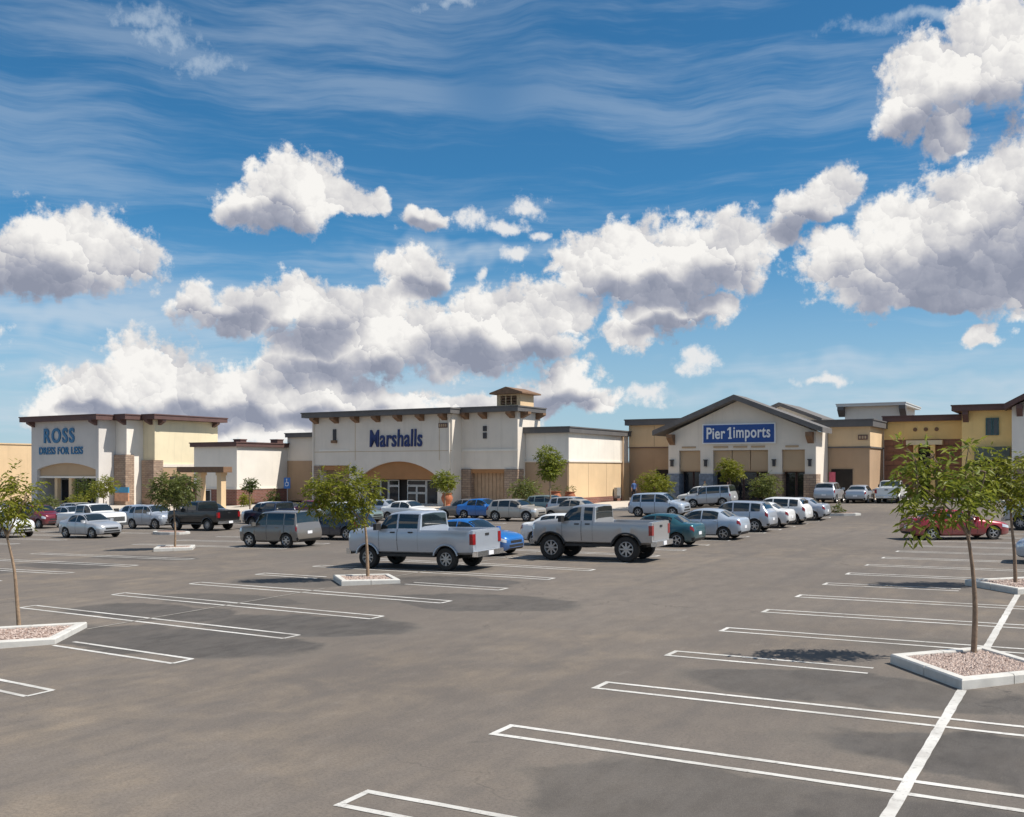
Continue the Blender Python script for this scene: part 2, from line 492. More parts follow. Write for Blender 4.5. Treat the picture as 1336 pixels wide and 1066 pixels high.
M = dict(
    asphalt=asphalt_mat(), line=paint_line_mat(),
    concrete=surf('kerb_concrete', (0.56, 0.54, 0.50), 0.9, 0.12, 2.5, 0.25, 60, streak=0.25),
    walk=surf('walk_concrete', (0.52, 0.46, 0.39), 0.9, 0.08, 0.8, 0.1, 30),
    redkerb=surf('red_kerb_paint', (0.42, 0.06, 0.05), 0.6, 0.12),
    stone=surf('pink_gravel', (0.36, 0.235, 0.195), 0.9, 0.35, 30, 0, col2=(0.46, 0.38, 0.33)),
    soil=surf('planter_soil', (0.30, 0.21, 0.17), 0.95, 0.3, 9, 0.5, 60),
    cream=surf('cream_stucco', (0.72, 0.645, 0.555), 0.92, 0.05, 0.5, 0.12, 30, streak=0.22),
    white=surf('white_stucco', (0.77, 0.715, 0.635), 0.92, 0.05, 0.5, 0.12, 30, streak=0.22),
    ivory=surf('ivory_stucco', (0.74, 0.64, 0.44), 0.92, 0.05, 0.5, 0.12, 30, streak=0.22),
    tan=surf('tan_stucco', (0.52, 0.385, 0.235), 0.92, 0.06, 0.5, 0.12, 30, streak=0.22),
    tanb=surf('brown_tan_stucco', (0.40, 0.275, 0.175), 0.92, 0.06, 0.6, 0.12, 30, streak=0.22),
    sand=surf('sand_stucco', (0.67, 0.485, 0.29), 0.92, 0.06, 0.5, 0.12, 30, streak=0.22),
    yellow=surf('yellow_stucco', (0.86, 0.60, 0.25), 0.92, 0.06, 0.5, 0.12, 30, streak=0.22),
    rust=surf('rust_stucco', (0.36, 0.175, 0.072), 0.9, 0.08, 0.7, 0.1, 30),
    greywall=surf('pale_grey_stucco', (0.60, 0.565, 0.53), 0.92, 0.05, 0.5, 0.12, 30, streak=0.22),
    panel=surf('tan_panel', (0.46, 0.325, 0.205), 0.9, 0.05, 0.6, 0.08, 30),
    fasg=surf('grey_fascia', (0.115, 0.108, 0.105), 0.7, 0.12, 0.8, streak=0.2),
    fasb=surf('brown_fascia', (0.115, 0.062, 0.055), 0.7, 0.12, 0.8, streak=0.2),
    roofgrey=surf('grey_roofing', (0.14, 0.13, 0.125), 0.85, 0.15, 1.5, 0.2, 20),
    wood=surf('brown_wood', (0.20, 0.115, 0.065), 0.8, 0.18, 4.0, 0.2, 30),
    slat=surf('gate_wood', (0.42, 0.285, 0.18), 0.8, 0.12, 3.0, 0.2, 30),
    blueg=surf('blue_grey_stone', (0.17, 0.20, 0.25), 0.9, 0.3, 4.0, 0.4, 12),
    greenawn=surf('grey_green_awning', (0.10, 0.115, 0.10), 0.8, 0.1),
    glass=surf('dark_shop_glass', (0.018, 0.020, 0.024), 0.06, 0.3, 0.6, spec=0.7),
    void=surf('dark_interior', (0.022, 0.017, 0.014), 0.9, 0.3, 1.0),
    alu=surf('pale_aluminium', (0.62, 0.60, 0.57), 0.45, 0.05, 2.0, metal=0.2),
    teal=surf('teal_frame', (0.05, 0.11, 0.12), 0.6, 0.1),
    sconce=surf('dark_bronze', (0.035, 0.032, 0.035), 0.5, 0.1),
    signblue=surf('sign_blue', (0.010, 0.065, 0.275), 0.4, 0.04, 1.0),
    navy=surf('navy_letter', (0.010, 0.026, 0.13), 0.4, 0.05),
    tealtext=surf('blue_letter', (0.035, 0.16, 0.32), 0.4, 0.05),
    letterw=surf('white_letter', (0.80, 0.80, 0.80), 0.4, 0.03),
    terracotta=surf('terracotta', (0.40, 0.135, 0.065), 0.8, 0.14, 4.0, 0.1),
    poster=surf('red_poster', (0.62, 0.12, 0.17), 0.6, 0.15, 6.0),
    posterb=surf('blue_poster', (0.04, 0.24, 0.42), 0.5, 0.1),
    postero=surf('orange_poster', (0.50, 0.25, 0.14), 0.5, 0.2, 3.0),
    bark=surf('grey_bark', (0.235, 0.165, 0.115), 0.95, 0.25, 14, 0.5, 40),
    bark2=surf('tan_bark', (0.29, 0.20, 0.13), 0.95, 0.25, 14, 0.5, 40),
    steel=surf('galvanised_steel', (0.42, 0.42, 0.42), 0.5, 0.1, metal=0.5),
    signface=surf('blue_sign_face', (0.03, 0.14, 0.42), 0.5, 0.05),
    brick=brick_mat('red_brick', (0.235, 0.088, 0.062), (0.185, 0.070, 0.052), (0.26, 0.19, 0.16), 0.42, 0.14),
    brickbig=brick_mat('brown_block', (0.33, 0.165, 0.105), (0.28, 0.14, 0.09), (0.17, 0.10, 0.075), 1.1, 0.42),
    ledge=brick_mat('ledge_stone', (0.29, 0.205, 0.15), (0.40, 0.30, 0.225), (0.17, 0.125, 0.10), 0.55, 0.19),
    leaf1=leaf_mat('leaf_green', (0.070, 0.120, 0.016), (0.340, 0.345, 0.045)),
    leaf2=leaf_mat('leaf_yellow_green', (0.085, 0.115, 0.012), (0.320, 0.305, 0.030)),
    leaf3=leaf_mat('leaf_olive', (0.075, 0.100, 0.030), (0.205, 0.225, 0.075)),
    leaf4=leaf_mat('leaf_dark', (0.020, 0.045, 0.012), (0.070, 0.100, 0.020)),
    tyre=surf('tyre_rubber', (0.022, 0.021, 0.020), 0.85, 0.2, 9),
    rim=surf('alloy_rim', (0.52, 0.51, 0.50), 0.32, 0.08, metal=0.75),
    rimd=surf('grey_rim', (0.44, 0.43, 0.42), 0.42, 0.1, metal=0.6),
    cglass=surf('car_glass', (0.014, 0.020, 0.022), 0.03, 0.1, spec=0.9),
    black=surf('black_trim', (0.022, 0.022, 0.023), 0.6, 0.15),
    red=surf('tail_lens', (0.25, 0.010, 0.012), 0.18, 0.1, coat=0.5),
    clear=surf('head_lens', (0.70, 0.72, 0.74), 0.10, 0.1, metal=0.3, coat=0.6),
    chrome=surf('chrome', (0.66, 0.66, 0.66), 0.18, 0.05, metal=0.9),
    plate=surf('licence_plate', (0.74, 0.74, 0.76), 0.5, 0.05),
    skin=surf('skin', (0.42, 0.24, 0.16), 0.6, 0.05),
    shirt=surf('blue_shirt', (0.07, 0.14, 0.34), 0.9, 0.1), jeans=surf('dark_jeans', (0.03, 0.032, 0.045), 0.9, 0.15),
    blouse=surf('cream_blouse', (0.58, 0.50, 0.33), 0.9, 0.1), pink=surf('rose_top', (0.40, 0.17, 0.17), 0.9, 0.1), hair=surf('dark_hair', (0.03, 0.02, 0.014), 0.8, 0.1),
)

# ------------------------------------------------------------------ mesh helpers
class MB:
    def __init__(s):
        s.v = []; s.f = []; s.m = []
    def add(s, vs, fs, mi=0):
        o = len(s.v)
        s.v += [tuple(v) for v in vs]
        for f in fs:
            s.f.append(tuple(i + o for i in f)); s.m.append(mi)
        return s
    def box(s, a0, a1, b0, b1, z0, z1, mi=0):
        v = [(a0, b0, z0), (a1, b0, z0), (a1, b1, z0), (a0, b1, z0), (a0, b0, z1), (a1, b0, z1), (a1, b1, z1), (a0, b1, z1)]
        return s.add(v, [(0, 3, 2, 1), (4, 5, 6, 7), (0, 1, 5, 4), (1, 2, 6, 5), (2, 3, 7, 6), (3, 0, 4, 7)], mi)
    def prism(s, poly, b0, b1, mi=0):
        """poly: (a, z) outline, anticlockwise seen from the front; extruded from b0 to b1"""
        n = len(poly)
        v = [(a, b0, z) for a, z in poly] + [(a, b1, z) for a, z in poly]
        fs = [tuple(range(n)), tuple(range(2 * n - 1, n - 1, -1))]
        fs += [(i, i + n, (i + 1) % n + n, (i + 1) % n) for i in range(n)]
        return s.add(v, fs, mi)
    def flat(s, poly, z0, z1, mi=0):
        n = len(poly)
        v = [(a, b, z0) for a, b in poly] + [(a, b, z1) for a, b in poly]
        fs = [tuple(range(n - 1, -1, -1)), tuple(range(n, 2 * n))]
        fs += [(i, (i + 1) % n, (i + 1) % n + n, i + n) for i in range(n)]
        return s.add(v, fs, mi)
    def tube(s, pts, rads, seg=8, mi=0, cap=True):
        o = len(s.v)
        pts = [Vector(p) for p in pts]
        n = len(pts)
        prev = None
        for i, p in enumerate(pts):
            d = (pts[min(i + 1, n - 1)] - pts[max(i - 1, 0)]).normalized()
            x = d.orthogonal().normalized() if prev is None else (prev - d * prev.dot(d)).normalized()
            prev = x
            y = d.cross(x)
            for k in range(seg):
                t = 2 * pi * k / seg
                s.v.append(tuple(p + (x * cos(t) + y * sin(t)) * rads[i]))
        for i in range(n - 1):
            for k in range(seg):
                s.f.append((o + i * seg + k, o + i * seg + (k + 1) % seg, o + (i + 1) * seg + (k + 1) % seg, o + (i + 1) * seg + k)); s.m.append(mi)
        if cap:
            s.f.append(tuple(o + k for k in range(seg - 1, -1, -1))); s.m.append(mi)
            s.f.append(tuple(o + (n - 1) * seg + k for k in range(seg))); s.m.append(mi)
        return s
    def lathe(s, prof, seg=20, axis='z', mi=0):
        o = len(s.v)
        n = len(prof)
        for i in range(seg):
            t = 2 * pi * i / seg
            for r_, h_ in prof:
                s.v.append((r_ * cos(t), r_ * sin(t), h_) if axis == 'z' else (r_ * cos(t), h_, r_ * sin(t)))
        for i in range(seg):
            j = (i + 1) % seg
            for k in range(n - 1):
                f = (o + i * n + k, o + j * n + k, o + j * n + k + 1, o + i * n + k + 1)
                s.f.append(f if axis == 'z' else f[::-1]); s.m.append(mi)
        return s
    def mesh(s, name, mats, smooth=None, origin=(0, 0, 0)):
        me = bpy.data.meshes.new(name)
        ox, oy, oz = origin
        me.from_pydata([(x - ox, y - oy, z - oz) for x, y, z in s.v], [], s.f)
        for mt in (mats if isinstance(mats, (list, tuple)) else [mats]):
            me.materials.append(mt)
        if any(s.m):
            me.polygons.foreach_set('material_index', s.m)
        if smooth is not None:
            me.polygons.foreach_set('use_smooth', [True] * len(me.polygons))
            me.set_sharp_from_angle(angle=radians(smooth))
        me.update()
        return me
    def build(s, name, mats, parent=None, origin=(0, 0, 0), smooth=None):
        o = bpy.data.objects.new(name, s.mesh(name, mats, smooth, origin))
        C.objects.link(o)
        o.parent = parent
        return o

def tag(o, label=None, cat=None, group=None, kind=None):
    if label: o['label'] = label
    if cat: o['category'] = cat
    if group: o['group'] = group
    if kind: o['kind'] = kind
    return o
def empty(name, loc, rz=0.0):
    o = bpy.data.objects.new(name, None)
    o.empty_display_size = 0.3
    C.objects.link(o)
    o.location = loc
    o.rotation_euler = (0, 0, rz)
    return o
def lot_empty(name, a, b, z):
    X, Y = W2(a, b)
    return empty(name, (X, Y, z), -ALPHA)
class Bld:
    """a building: an empty at its base turned with the lot; parts given in lot coordinates"""
    def __init__(s, name, a, b, z, label, cat='building', group=None):
        s.o = (a, b, z)
        s.root = lot_empty(name, a, b, z)
        tag(s.root, label, cat, group)
    def part(s, name, mb, mat, smooth=None, parent=None):
        return mb.build(name, mat, parent or s.root, s.o, smooth)
    def box(s, name, mat, *d, parent=None):
        return s.part(name, MB().box(*d), mat, parent=parent)
    def text(s, name, body, mat, a0, a1, b, z0, z1, bold=0.0, shear=0.0, depth=0.06, space=1.0):
        cu = bpy.data.curves.new(name, 'FONT')
        cu.body = body
        cu.size = 1.0
        cu.extrude = 0.05
        cu.offset = bold
        cu.shear = shear
        cu.space_character = space
        tmp = bpy.data.objects.new('tmp_text', cu)
        C.objects.link(tmp)
        dg = bpy.context.evaluated_depsgraph_get()
        me = bpy.data.meshes.new_from_object(tmp.evaluated_get(dg))
        bpy.data.objects.remove(tmp)
        bpy.data.curves.remove(cu)
        xs = [v.co.x for v in me.vertices]; ys = [v.co.y for v in me.vertices]; zs = [v.co.z for v in me.vertices]
        x0, x1, y0, y1, zz0, zz1 = min(xs), max(xs), min(ys), max(ys), min(zs), max(zs)
        for v in me.vertices:
            x = a0 + (v.co.x - x0) / (x1 - x0) * (a1 - a0)
            z = z0 + (v.co.y - y0) / (y1 - y0) * (z1 - z0)
            d = b - (v.co.z - zz0) / (zz1 - zz0) * depth
            v.co = (x - s.o[0], d - s.o[1], z - s.o[2])
        me.materials.clear()
        me.materials.append(mat)
        o = bpy.data.objects.new(name, me)
        C.objects.link(o)
        o.parent = s.root
        return o
def arch_pts(a0, a1, z0, z1, n=14):
    """points of a segmental arch from (a0,z0) over the crown z1 to (a1,z0)"""
    w = (a1 - a0) / 2; r_ = z1 - z0
    rad = (w * w + r_ * r_) / (2 * r_)
    c = (a0 + a1) / 2; zc = z1 - rad
    t0 = math.asin(w / rad)
    return [(c + rad * sin(-t0 + 2 * t0 * i / n), zc + rad * cos(-t0 + 2 * t0 * i / n)) for i in range(n + 1)]

# ------------------------------------------------------------------ ground
def build_ground():
    mb = MB()
    xs = [-2500, -400, -120] + [-60 + 2.0 * i for i in range(61)] + [120, 400, 2500]
    ys = [-400, -60] + [-6 + 2.0 * i for i in range(59)] + [160, 400, 2500]
    for y in ys:
        for x in xs:
            mb.v.append((x, y, ground_z(x, y)))
    nx = len(xs)
    for j in range(len(ys) - 1):
        for i in range(nx - 1):
            mb.f.append((j * nx + i, j * nx + i + 1, (j + 1) * nx + i + 1, (j + 1) * nx + i)); mb.m.append(0)
    g = mb.build('ground', M['asphalt'], smooth=60)
    tag(g, 'grey asphalt parking lot ground with darker resealed patches', 'ground', kind='structure')
    return g
ground = build_ground()

_jit = random.Random(5)
def strip(mb, a0, b0, a1, b1, w, lift=0.006):
    """a painted stripe lying on the asphalt between two lot points"""
    L = sqrt((a1 - a0) ** 2 + (b1 - b0) ** 2)
    n = max(1, int(L / 0.22))
    da, db = (a1 - a0) / L, (b1 - b0) / L
    pa, pb = -db * w / 2, da * w / 2
    o = len(mb.v)
    for i in range(n + 1):
        t = i / n
        a, b = a0 + (a1 - a0) * t, b0 + (b1 - b0) * t
        for s_ in (1, -1):
            j_ = 1 + _jit.uniform(-.011, .011) / w
            X, Y = W2(a + pa * s_ * j_, b + pb * s_ * j_)
            mb.v.append((X, Y, max(ground_z(X, Y), 0.5 * (ground_z(X + .6, Y) + ground_z(X - .6, Y))) + lift))
    for i in range(n):
        q = o + 2 * i
        mb.f.append((q, q + 1, q + 3, q + 2)); mb.m.append(0)

def hairpin(a0, a1, b, gap=0.46, w=0.092, caps=(True, False), lift=0.006, skew=0.0, aref=0.0):
    mb = MB()
    if skew:
        b0, b1 = b + skew * (a0 - aref), b + skew * (a1 - aref)
        strip(mb, a0, b0 - gap / 2, a1, b1 - gap / 2, w, lift)
        strip(mb, a0, b0 + gap / 2, a1, b1 + gap / 2, w, lift)
        for c, a, bb in zip(caps, (a0, a1), (b0, b1)):
            if c:
                strip(mb, a, bb - gap / 2, a, bb + gap / 2, w, lift + .002)
        return mb.build('stall_marking', M['line'], ground)
    strip(mb, a0, b - gap / 2, a1, b - gap / 2, w, lift)
    strip(mb, a0, b + gap / 2, a1, b + gap / 2, w, lift)
    for c, a in zip(caps, (a0, a1)):
        if c:
            aa = a + (w / 2 if a == a0 else -w / 2)
            strip(mb, aa, b - gap / 2 + w / 2, aa, b + gap / 2 - w / 2, w, lift)
    return mb.build('stall_marking', M['line'], ground)

# right bank of stalls (both halves), the bank in the middle and the one further over
for k in range(-2, 16):
    b = 8.02 + 2.965 * k
    hit = any(abs(b - bi) < 1.45 for bi in (18.1, 30.0))
    if k == 3:
        hairpin(-6.62, -3.15, b, caps=(True, False)); hairpin(-0.2, 3.1, b, caps=(False, True))
    elif k == 7:
        hairpin(-6.62, -3.10, b, caps=(True, False)); hairpin(-0.3, 3.1, b, caps=(False, True))
    else:
        hairpin(-6.62, 3.1, b, caps=(True, True))
def centre_line(segs, a, width=0.13, mat=None):
    for b0, b1 in segs:
        mb = MB()
        strip(mb, a, b0, a, b1, width, 0.010)
        mb.build('bank_line', mat or M['line'], ground)
centre_line(((2, 16.05), (19.05, 28.3), (31.6, 50)), -1.70)
for k in range(-1, 19):
    b = 12.55 + 2.83 * k
    if k == 0:
        hairpin(-18.1, -14.25, b, caps=(False, True), skew=-.085, aref=-14.25); hairpin(-24.3, -21.0, b, caps=(True, False), skew=-.085, aref=-14.25)
    elif k == 4:
        hairpin(-17.7, -14.25, b, caps=(False, True), skew=-.085, aref=-14.25); hairpin(-24.3, -21.4, b, caps=(True, False), skew=-.085, aref=-14.25)
    else:
        hairpin(-24.3, -14.25, b, caps=(True, True), skew=-.085, aref=-14.25)
centre_line(((6, 11.0), (14.3, 22.2), (25.0, 60)), -19.3, 0.08, surf('worn_line_paint', (0.27, 0.25, 0.22), 0.85, 0.25, 9))
for k in range(-4, 13):
    b = 25.3 + 2.75 * k
    if abs(b - 31.6) < 1.0:
        continue
    hairpin(-41.5, -31.4, b, caps=(True, True))
for k in range(0, 8):
    hairpin(-58.6, -48.6, 29.0 + 2.8 * k, caps=(True, True))

# ------------------------------------------------------------------ pavements in front of the shops
FLOOR = [(-140, -0.9), (-100, -0.35), (-80, -0.25), (-70, 0.0), (-62, 0.28), (-47, 0.32), (-37.2, 0.45), (-34.5, 0.70), (-5, 0.80), (30, 0.85)]
def floor_z(a):
    for (x0, z0), (x1, z1) in zip(FLOOR, FLOOR[1:]):
        if a <= x1:
            t = max(0, (a - x0) / (x1 - x0))
            return z0 + (z1 - z0) * t
    return FLOOR[-1][1]
def build_walk():
    def zone(a0, a1, bf, bb, name, step=1.5):
        n = max(2, int((a1 - a0) / step))
        mb = MB()
        for i in range(n + 1):
            a = a0 + (a1 - a0) * i / n
            gl = gz(a, bf)
            top = gl + 0.15
            fl = floor_z(a)
            kb = bf + (bb - bf) * 0.55
            prof = [(bf, gl - 0.3), (bf, top), (bf + 0.3, top + 0.005), (kb, max(fl, top)), (bb + 0.5, max(fl, top)), (bb + 0.5, gl - 0.3)]
            for b, z in prof:
                mb.v.append((a, b, z))
        for i in range(n):
            for k in range(5):
                q = i * 6 + k
                mb.f.append((q, q + 6, q + 7, q + 1)); mb.m.append(1 if k < 2 else 0)
        mb.f.append(tuple(range(6))[::-1]); mb.m.append(0)
        mb.f.append(tuple(range(n * 6, n * 6 + 6))); mb.m.append(0)
        me_o = (a0, bf, 0)
        e = mb.build(name, [M['walk'], M['concrete']], None, (0, 0, 0))
        e.rotation_euler = (0, 0, -ALPHA)
        tag(e, None, None, kind='structure')
        return e
    z1 = zone(-140, -75.2, 58.0, 70.0, 'sidewalk'); tag(z1, 'pale pavement before the shop at the far left end', 'pavement')
    z2 = zone(-75.2, -63.0, 60.0, 74.0, 'sidewalk'); tag(z2, 'pale pavement between the two left shops', 'pavement')
    z3 = zone(-63.0, -37.4, 65.0, 74.5, 'sidewalk'); tag(z3, 'pale pavement before the shop with the arched doorway', 'pavement')
    z4 = zone(-37.4, -30.0, 71.5, 85.0, 'sidewalk'); tag(z4, 'wide beige sloping pavement beside the sunlit side wall', 'pavement')
    z5 = zone(-30.0, -19.2, 77.6, 82.0, 'sidewalk'); tag(z5, 'pavement before the gabled shop', 'pavement')
    z6 = zone(-19.2, 24.0, 82.3, 91.0, 'sidewalk'); tag(z6, 'pavement before the yellow shops', 'pavement')
    # red painted kerb in front of the arched doorway
    mb = MB()
    for i in range(16):
        a0 = -57.5 + i * 0.7
        z = gz(a0, 65.0)
        mb.box(a0, a0 + 0.69, 64.985, 65.16, z + 0.02, z + 0.162)
    o = mb.build('red_kerb', M['redkerb'], None); o.rotation_euler = (0, 0, -ALPHA); o.parent = z3
    o.rotation_euler = (0, 0, 0)
build_walk()

# ------------------------------------------------------------------ buildings
def corbel(B, a, b, ztop, mat, w=0.42, d=0.75, h=0.55):
    """eave bracket: a stepped beam end standing out of the wall at b"""
    poly = [(b, ztop - h), (b, ztop), (b - d, ztop), (b - d, ztop - h * 0.35), (b - d * 0.6, ztop - h * 0.62)]
    n = len(poly)
    mb = MB()
    v = [(a - w / 2, y, z) for y, z in poly] + [(a + w / 2, y, z) for y, z in poly]
    fs = [tuple(range(n)), tuple(range(2 * n - 1, n - 1, -1))] + [(i, i + n, (i + 1) % n + n, (i + 1) % n) for i in range(n)]
    mb.add(v, fs)
    return B.part('eave_bracket', mb, mat)
def corbel_side(B, a, b, ztop, mat, w=0.42, d=0.75, h=0.55):
    poly = [(a, ztop - h), (a, ztop), (a + d, ztop), (a + d, ztop - h * 0.35), (a + d * 0.6, ztop - h * 0.62)]
    return B.part('eave_bracket', MB().prism(poly, b - w / 2, b + w / 2), mat)
def fascia(B, mat, a0, a1, b0, b1, z0, z1, name='fascia'):
    mb = MB()
    mb.box(a0, a1, b0, b1, z0, z1 - 0.10)
    mb.box(a0 - 0.06, a1 + 0.06, b0 - 0.06, b1 + 0.06, z1 - 0.10, z1)
    return B.part(name, mb, mat)
def sconce(B, a, b, z):
    mb = MB()
    mb.box(a - .11, a + .11, b - .22, b - .03, z - .28, z + .22)
    mb.box(a - .16, a + .16, b - .27, b - .02, z + .22, z + .30)
    mb.box(a - .06, a + .06, b - .03, b, z - .1, z + .1)
    return B.part('wall_lantern', mb, M['sconce'])
def glazing(B, cells, b, frame=0.07, depth=0.08, mat=None):
    """glazed cells (a0,a1,z0,z1): a frame mesh round each, each pane its own part"""
    for (a0, a1, z0, z1) in cells:
        mb = MB()
        mb.box(a0, a0 + frame, b - depth, b, z0, z1)
        mb.box(a1 - frame, a1, b - depth, b, z0, z1)
        mb.box(a0 + frame, a1 - frame, b - depth, b, z0, z0 + frame)
        mb.box(a0 + frame, a1 - frame, b - depth, b, z1 - frame, z1)
        f = B.part('window', mb, mat or M['alu'])
        mb = MB().box(a0 + frame, a1 - frame, b - depth * 0.45, b - depth * 0.25, z0 + frame, z1 - frame)
        B.part('pane', mb, M['glass'], parent=f)
def bricks_row(B): pass

# --- far left beige hall
f = -1.2
B = Bld('warehouse_hall', -120, 76, f, 'plain sand coloured hall beyond the leftmost shop')
B.part('wall', MB().box(-150, -112.0, 64, 100, f, 6.30), M['sand'])
B.box('parapet_cap', M['sand'], -150, -111.9, 63.9, 100.1, 6.30, 6.45)

# --- shop with blue two-line sign
f = -0.35
B = Bld('discount_clothing_shop', -89, 66, f, 'grey shop with blue ROSS lettering and brown eaves, at the left end')
wall = MB()
wall.box(-96.4, -95.45, 64.8, 67.8, f, 3.30)
wall.box(-86.05, -85.6, 64.8, 67.8, f, 3.30)
arch = arch_pts(-95.45, -86.05, 3.30, 3.98)
wall.prism([(-96.4, 3.30)] + arch + [(-85.6, 3.30), (-85.6, 8.25), (-96.4, 8.25)], 64.8, 67.8)
wall.box(-96.4, -85.6, 67.8, 78, f, 8.25)
B.part('wall', wall, M['greywall'])
B.part('arch_panel', MB().prism([(-95.4, 2.62)] + [(-86.1, 2.62)] + arch[::-1], 65.15, 65.35), M['panel'])
B.box('door_beam', M['white'], -95.42, -86.07, 65.05, 65.6, 2.42, 2.62)
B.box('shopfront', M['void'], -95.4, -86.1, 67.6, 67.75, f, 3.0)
for a in (-92.9, -90.6):
    mb = MB(); mb.box(a - .22, a + .22, 65.2, 65.64, f, 2.42); mb.box(a - .3, a + .3, 65.12, 65.7, f, f + .5)
    B.part('column', mb, M['sand'])
glazing(B, [(-95.2, -93.4, f + .1, 2.3), (-90.2, -88.6, f + .1, 2.3), (-88.5, -86.9, f + .1, 2.3), (-92.5, -91.0, f + .1, 2.3)], 67.5)
fascia(B, M['fasb'], -97.35, -85.0, 64.05, 78.3, 8.25, 8.8)
corbel(B, -86.0, 64.8, 8.25, M['fasb'])
corbel(B, -96.0, 64.8, 8.25, M['fasb'])
B.text('lettering', 'ROSS', M['tealtext'], -94.2, -89.3, 64.8, 6.02, 7.55, bold=0.024, depth=0.12, space=1.25)
B.text('lettering', 'DRESS FOR LESS', M['tealtext'], -95.0, -88.0, 64.8, 4.85, 5.62, bold=0.016, depth=0.10, space=1.1)
# stepped corner bays
B.part('bay_wall', MB().box(-85.58, -83.95, 66.8, 78, f, 8.30), M['white'])
mb = MB(); mb.box(-86.3, -83.85, 66.4, 67.9, f, 4.70); mb.box(-86.35, -83.8, 66.35, 67.95, 4.70, 4.85)
B.part('stone_pier', MB().box(-85.55, -83.8, 66.55, 67.6, f, 4.80), M['ledge'])
fascia(B, M['fasb'], -84.9, -83.3, 66.1, 78.1, 8.33, 8.86)
corbel(B, -84.2, 66.8, 8.33, M['fasb'])
B.part('corner_wall', MB().box(-83.93, -82.2, 68.8, 77.2, f, 8.36).box(-83.9, -74.4, 77.3, 82, f, 5.2), M['ivory'])
B.part('stone_pier', MB().box(-83.78, -82.0, 68.5, 69.7, f, 4.25), M['ledge'])
fascia(B, M['fasb'], -83.2, -81.35, 68.05, 77.8, 8.38, 8.9)
corbel(B, -82.7, 68.8, 8.38, M['fasb'])
corbel_side(B, -82.2, 69.4, 8.38, M['fasb'])
corbel_side(B, -82.2, 76.6, 8.38, M['fasb'])
B.box('band', M['cream'], -82.2, -82.05, 69.72, 77.2, 3.55, 3.85)
B.box('lower_wall', M['tanb'], -82.2, -82.1, 69.72, 77.2, f, 3.55)
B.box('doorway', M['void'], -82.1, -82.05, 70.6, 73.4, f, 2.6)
B.box('advert_board', M['posterb'], -84.6, -82.6, 65.9, 66.05, 1.0, 1.55)
B.box('advert_board', M['postero'], -84.6, -82.6, 65.9, 66.05, 0.15, 0.98)

# --- white link building
f = -0.15
B = Bld('link_building', -72, 70, f, 'low white link building with red brick base left of the arched shop')
B.part('wall', MB().box(-74.3, -68.65, 66.8, 80, f, 5.45), M['white'])
B.box('brick_base', M['brick'], -74.38, -68.58, 66.72, 73.45, f, 1.45)
B.box('base_cap', M['cream'], -74.43, -68.53, 66.67, 73.45, 1.45, 1.55)
fascia(B, M['fasb'], -74.55, -68.4, 66.5, 73.45, 5.45, 5.88)
for a, b in ((-71.5, 70), (-68.9, 72.3)):
    mb = MB(); mb.box(a - .45, a + .45, b - .4, b + .4, 5.88, 6.15); mb.box(a - .5, a + .5, b - .45, b + .45, 6.15, 6.25)
    B.part('roof_vent', mb, M['fasb'])
glazing(B, [(-73.2, -71.9, f + .05, 1.40)], 66.715, 0.08, 0.06)

# --- timber pergola before the link building
B = Bld('pergola', -67, 62, gz(-67, 62), 'ochre pergola with a brown beam before the white link building', 'pergola')
z0 = gz(-67, 62)
for a in (-68.1, -65.6):
    mb = MB(); mb.box(a - .27, a + .27, 61.75, 62.3, z0, 3.05); mb.box(a - .34, a + .34, 61.68, 62.37, z0, z0 + .4); mb.box(a - .34, a + .34, 61.68, 62.37, 2.8, 3.05)
    B.part('column', mb, M['sand'])
B.box('beam', M['wood'], -70.6, -64.8, 61.5, 62.5, 3.05, 3.55)

# --- shop with the arched entrance
f = 0.28
B = Bld('arched_clothing_shop', -54, 72, f, 'cream shop with blue Marshalls lettering, arched entrance and grey eaves')
B.part('side_wing', MB().box(-68.65, -62.1, 73.5, 84, f, 6.45), M['cream'])
B.box('side_wing_base', M['tanb'], -68.60, -62.1, 73.42, 73.5, f, 4.15)
fascia(B, M['fasg'], -68.6, -62.4, 73.1, 84, 6.45, 6.88)
AR0, AR1 = -56.5, -48.2
wall = MB()
wall.box(-62.1, -61.3, 69.8, 71.0, f, 3.68)                     # pier left of the small bay
wall.box(-57.8, AR0, 69.8, 71.0, f, 3.68)                       # pier between bay and arch
wall.box(AR0, AR0 + 0.001, 70.9, 71.0, f, 0.3)
arch = arch_pts(AR0, AR1, 2.70, 4.02)
wall.box(AR1, -46.7, 69.8, 71.0, f, 2.70)
wall.prism([(AR0, 3.68), (AR0, 2.70)] + arch[1:-1] + [(AR1, 2.70), (-46.7, 2.70), (-46.7, 8.02), (-62.1, 8.02), (-62.1, 3.68)], 69.8, 71.0)
wall.box(-62.1, -46.7, 71.0, 82, f, 8.02)
B.part('wall', wall, M['cream'])
B.part('arch_panel', MB().prism([(AR0 + .02, 2.45), (AR1 - .02, 2.45)] + [(min(max(a, AR0 + .02), AR1 - .02), z) for a, z in arch[::-1]], 70.05, 70.25), M['rust'])
B.box('bay_lintel', M['rust'], -61.28, -57.82, 69.95, 70.2, 3.25, 3.66)
B.box('bay_back', M['tanb'], -61.28, -57.82, 70.8, 70.95, f, 3.25)
B.part('stone_pier', MB().box(-62.16, -61.25, 69.70, 69.80, f, 3.66), M['ledge'])
B.box('band', M['white'], -61.3, -57.8, 69.74, 69.8, 4.95, 5.12)
B.box('entrance_back', M['void'], AR0 + .02, AR1 - .02, 70.9, 70.97, f, 2.70)
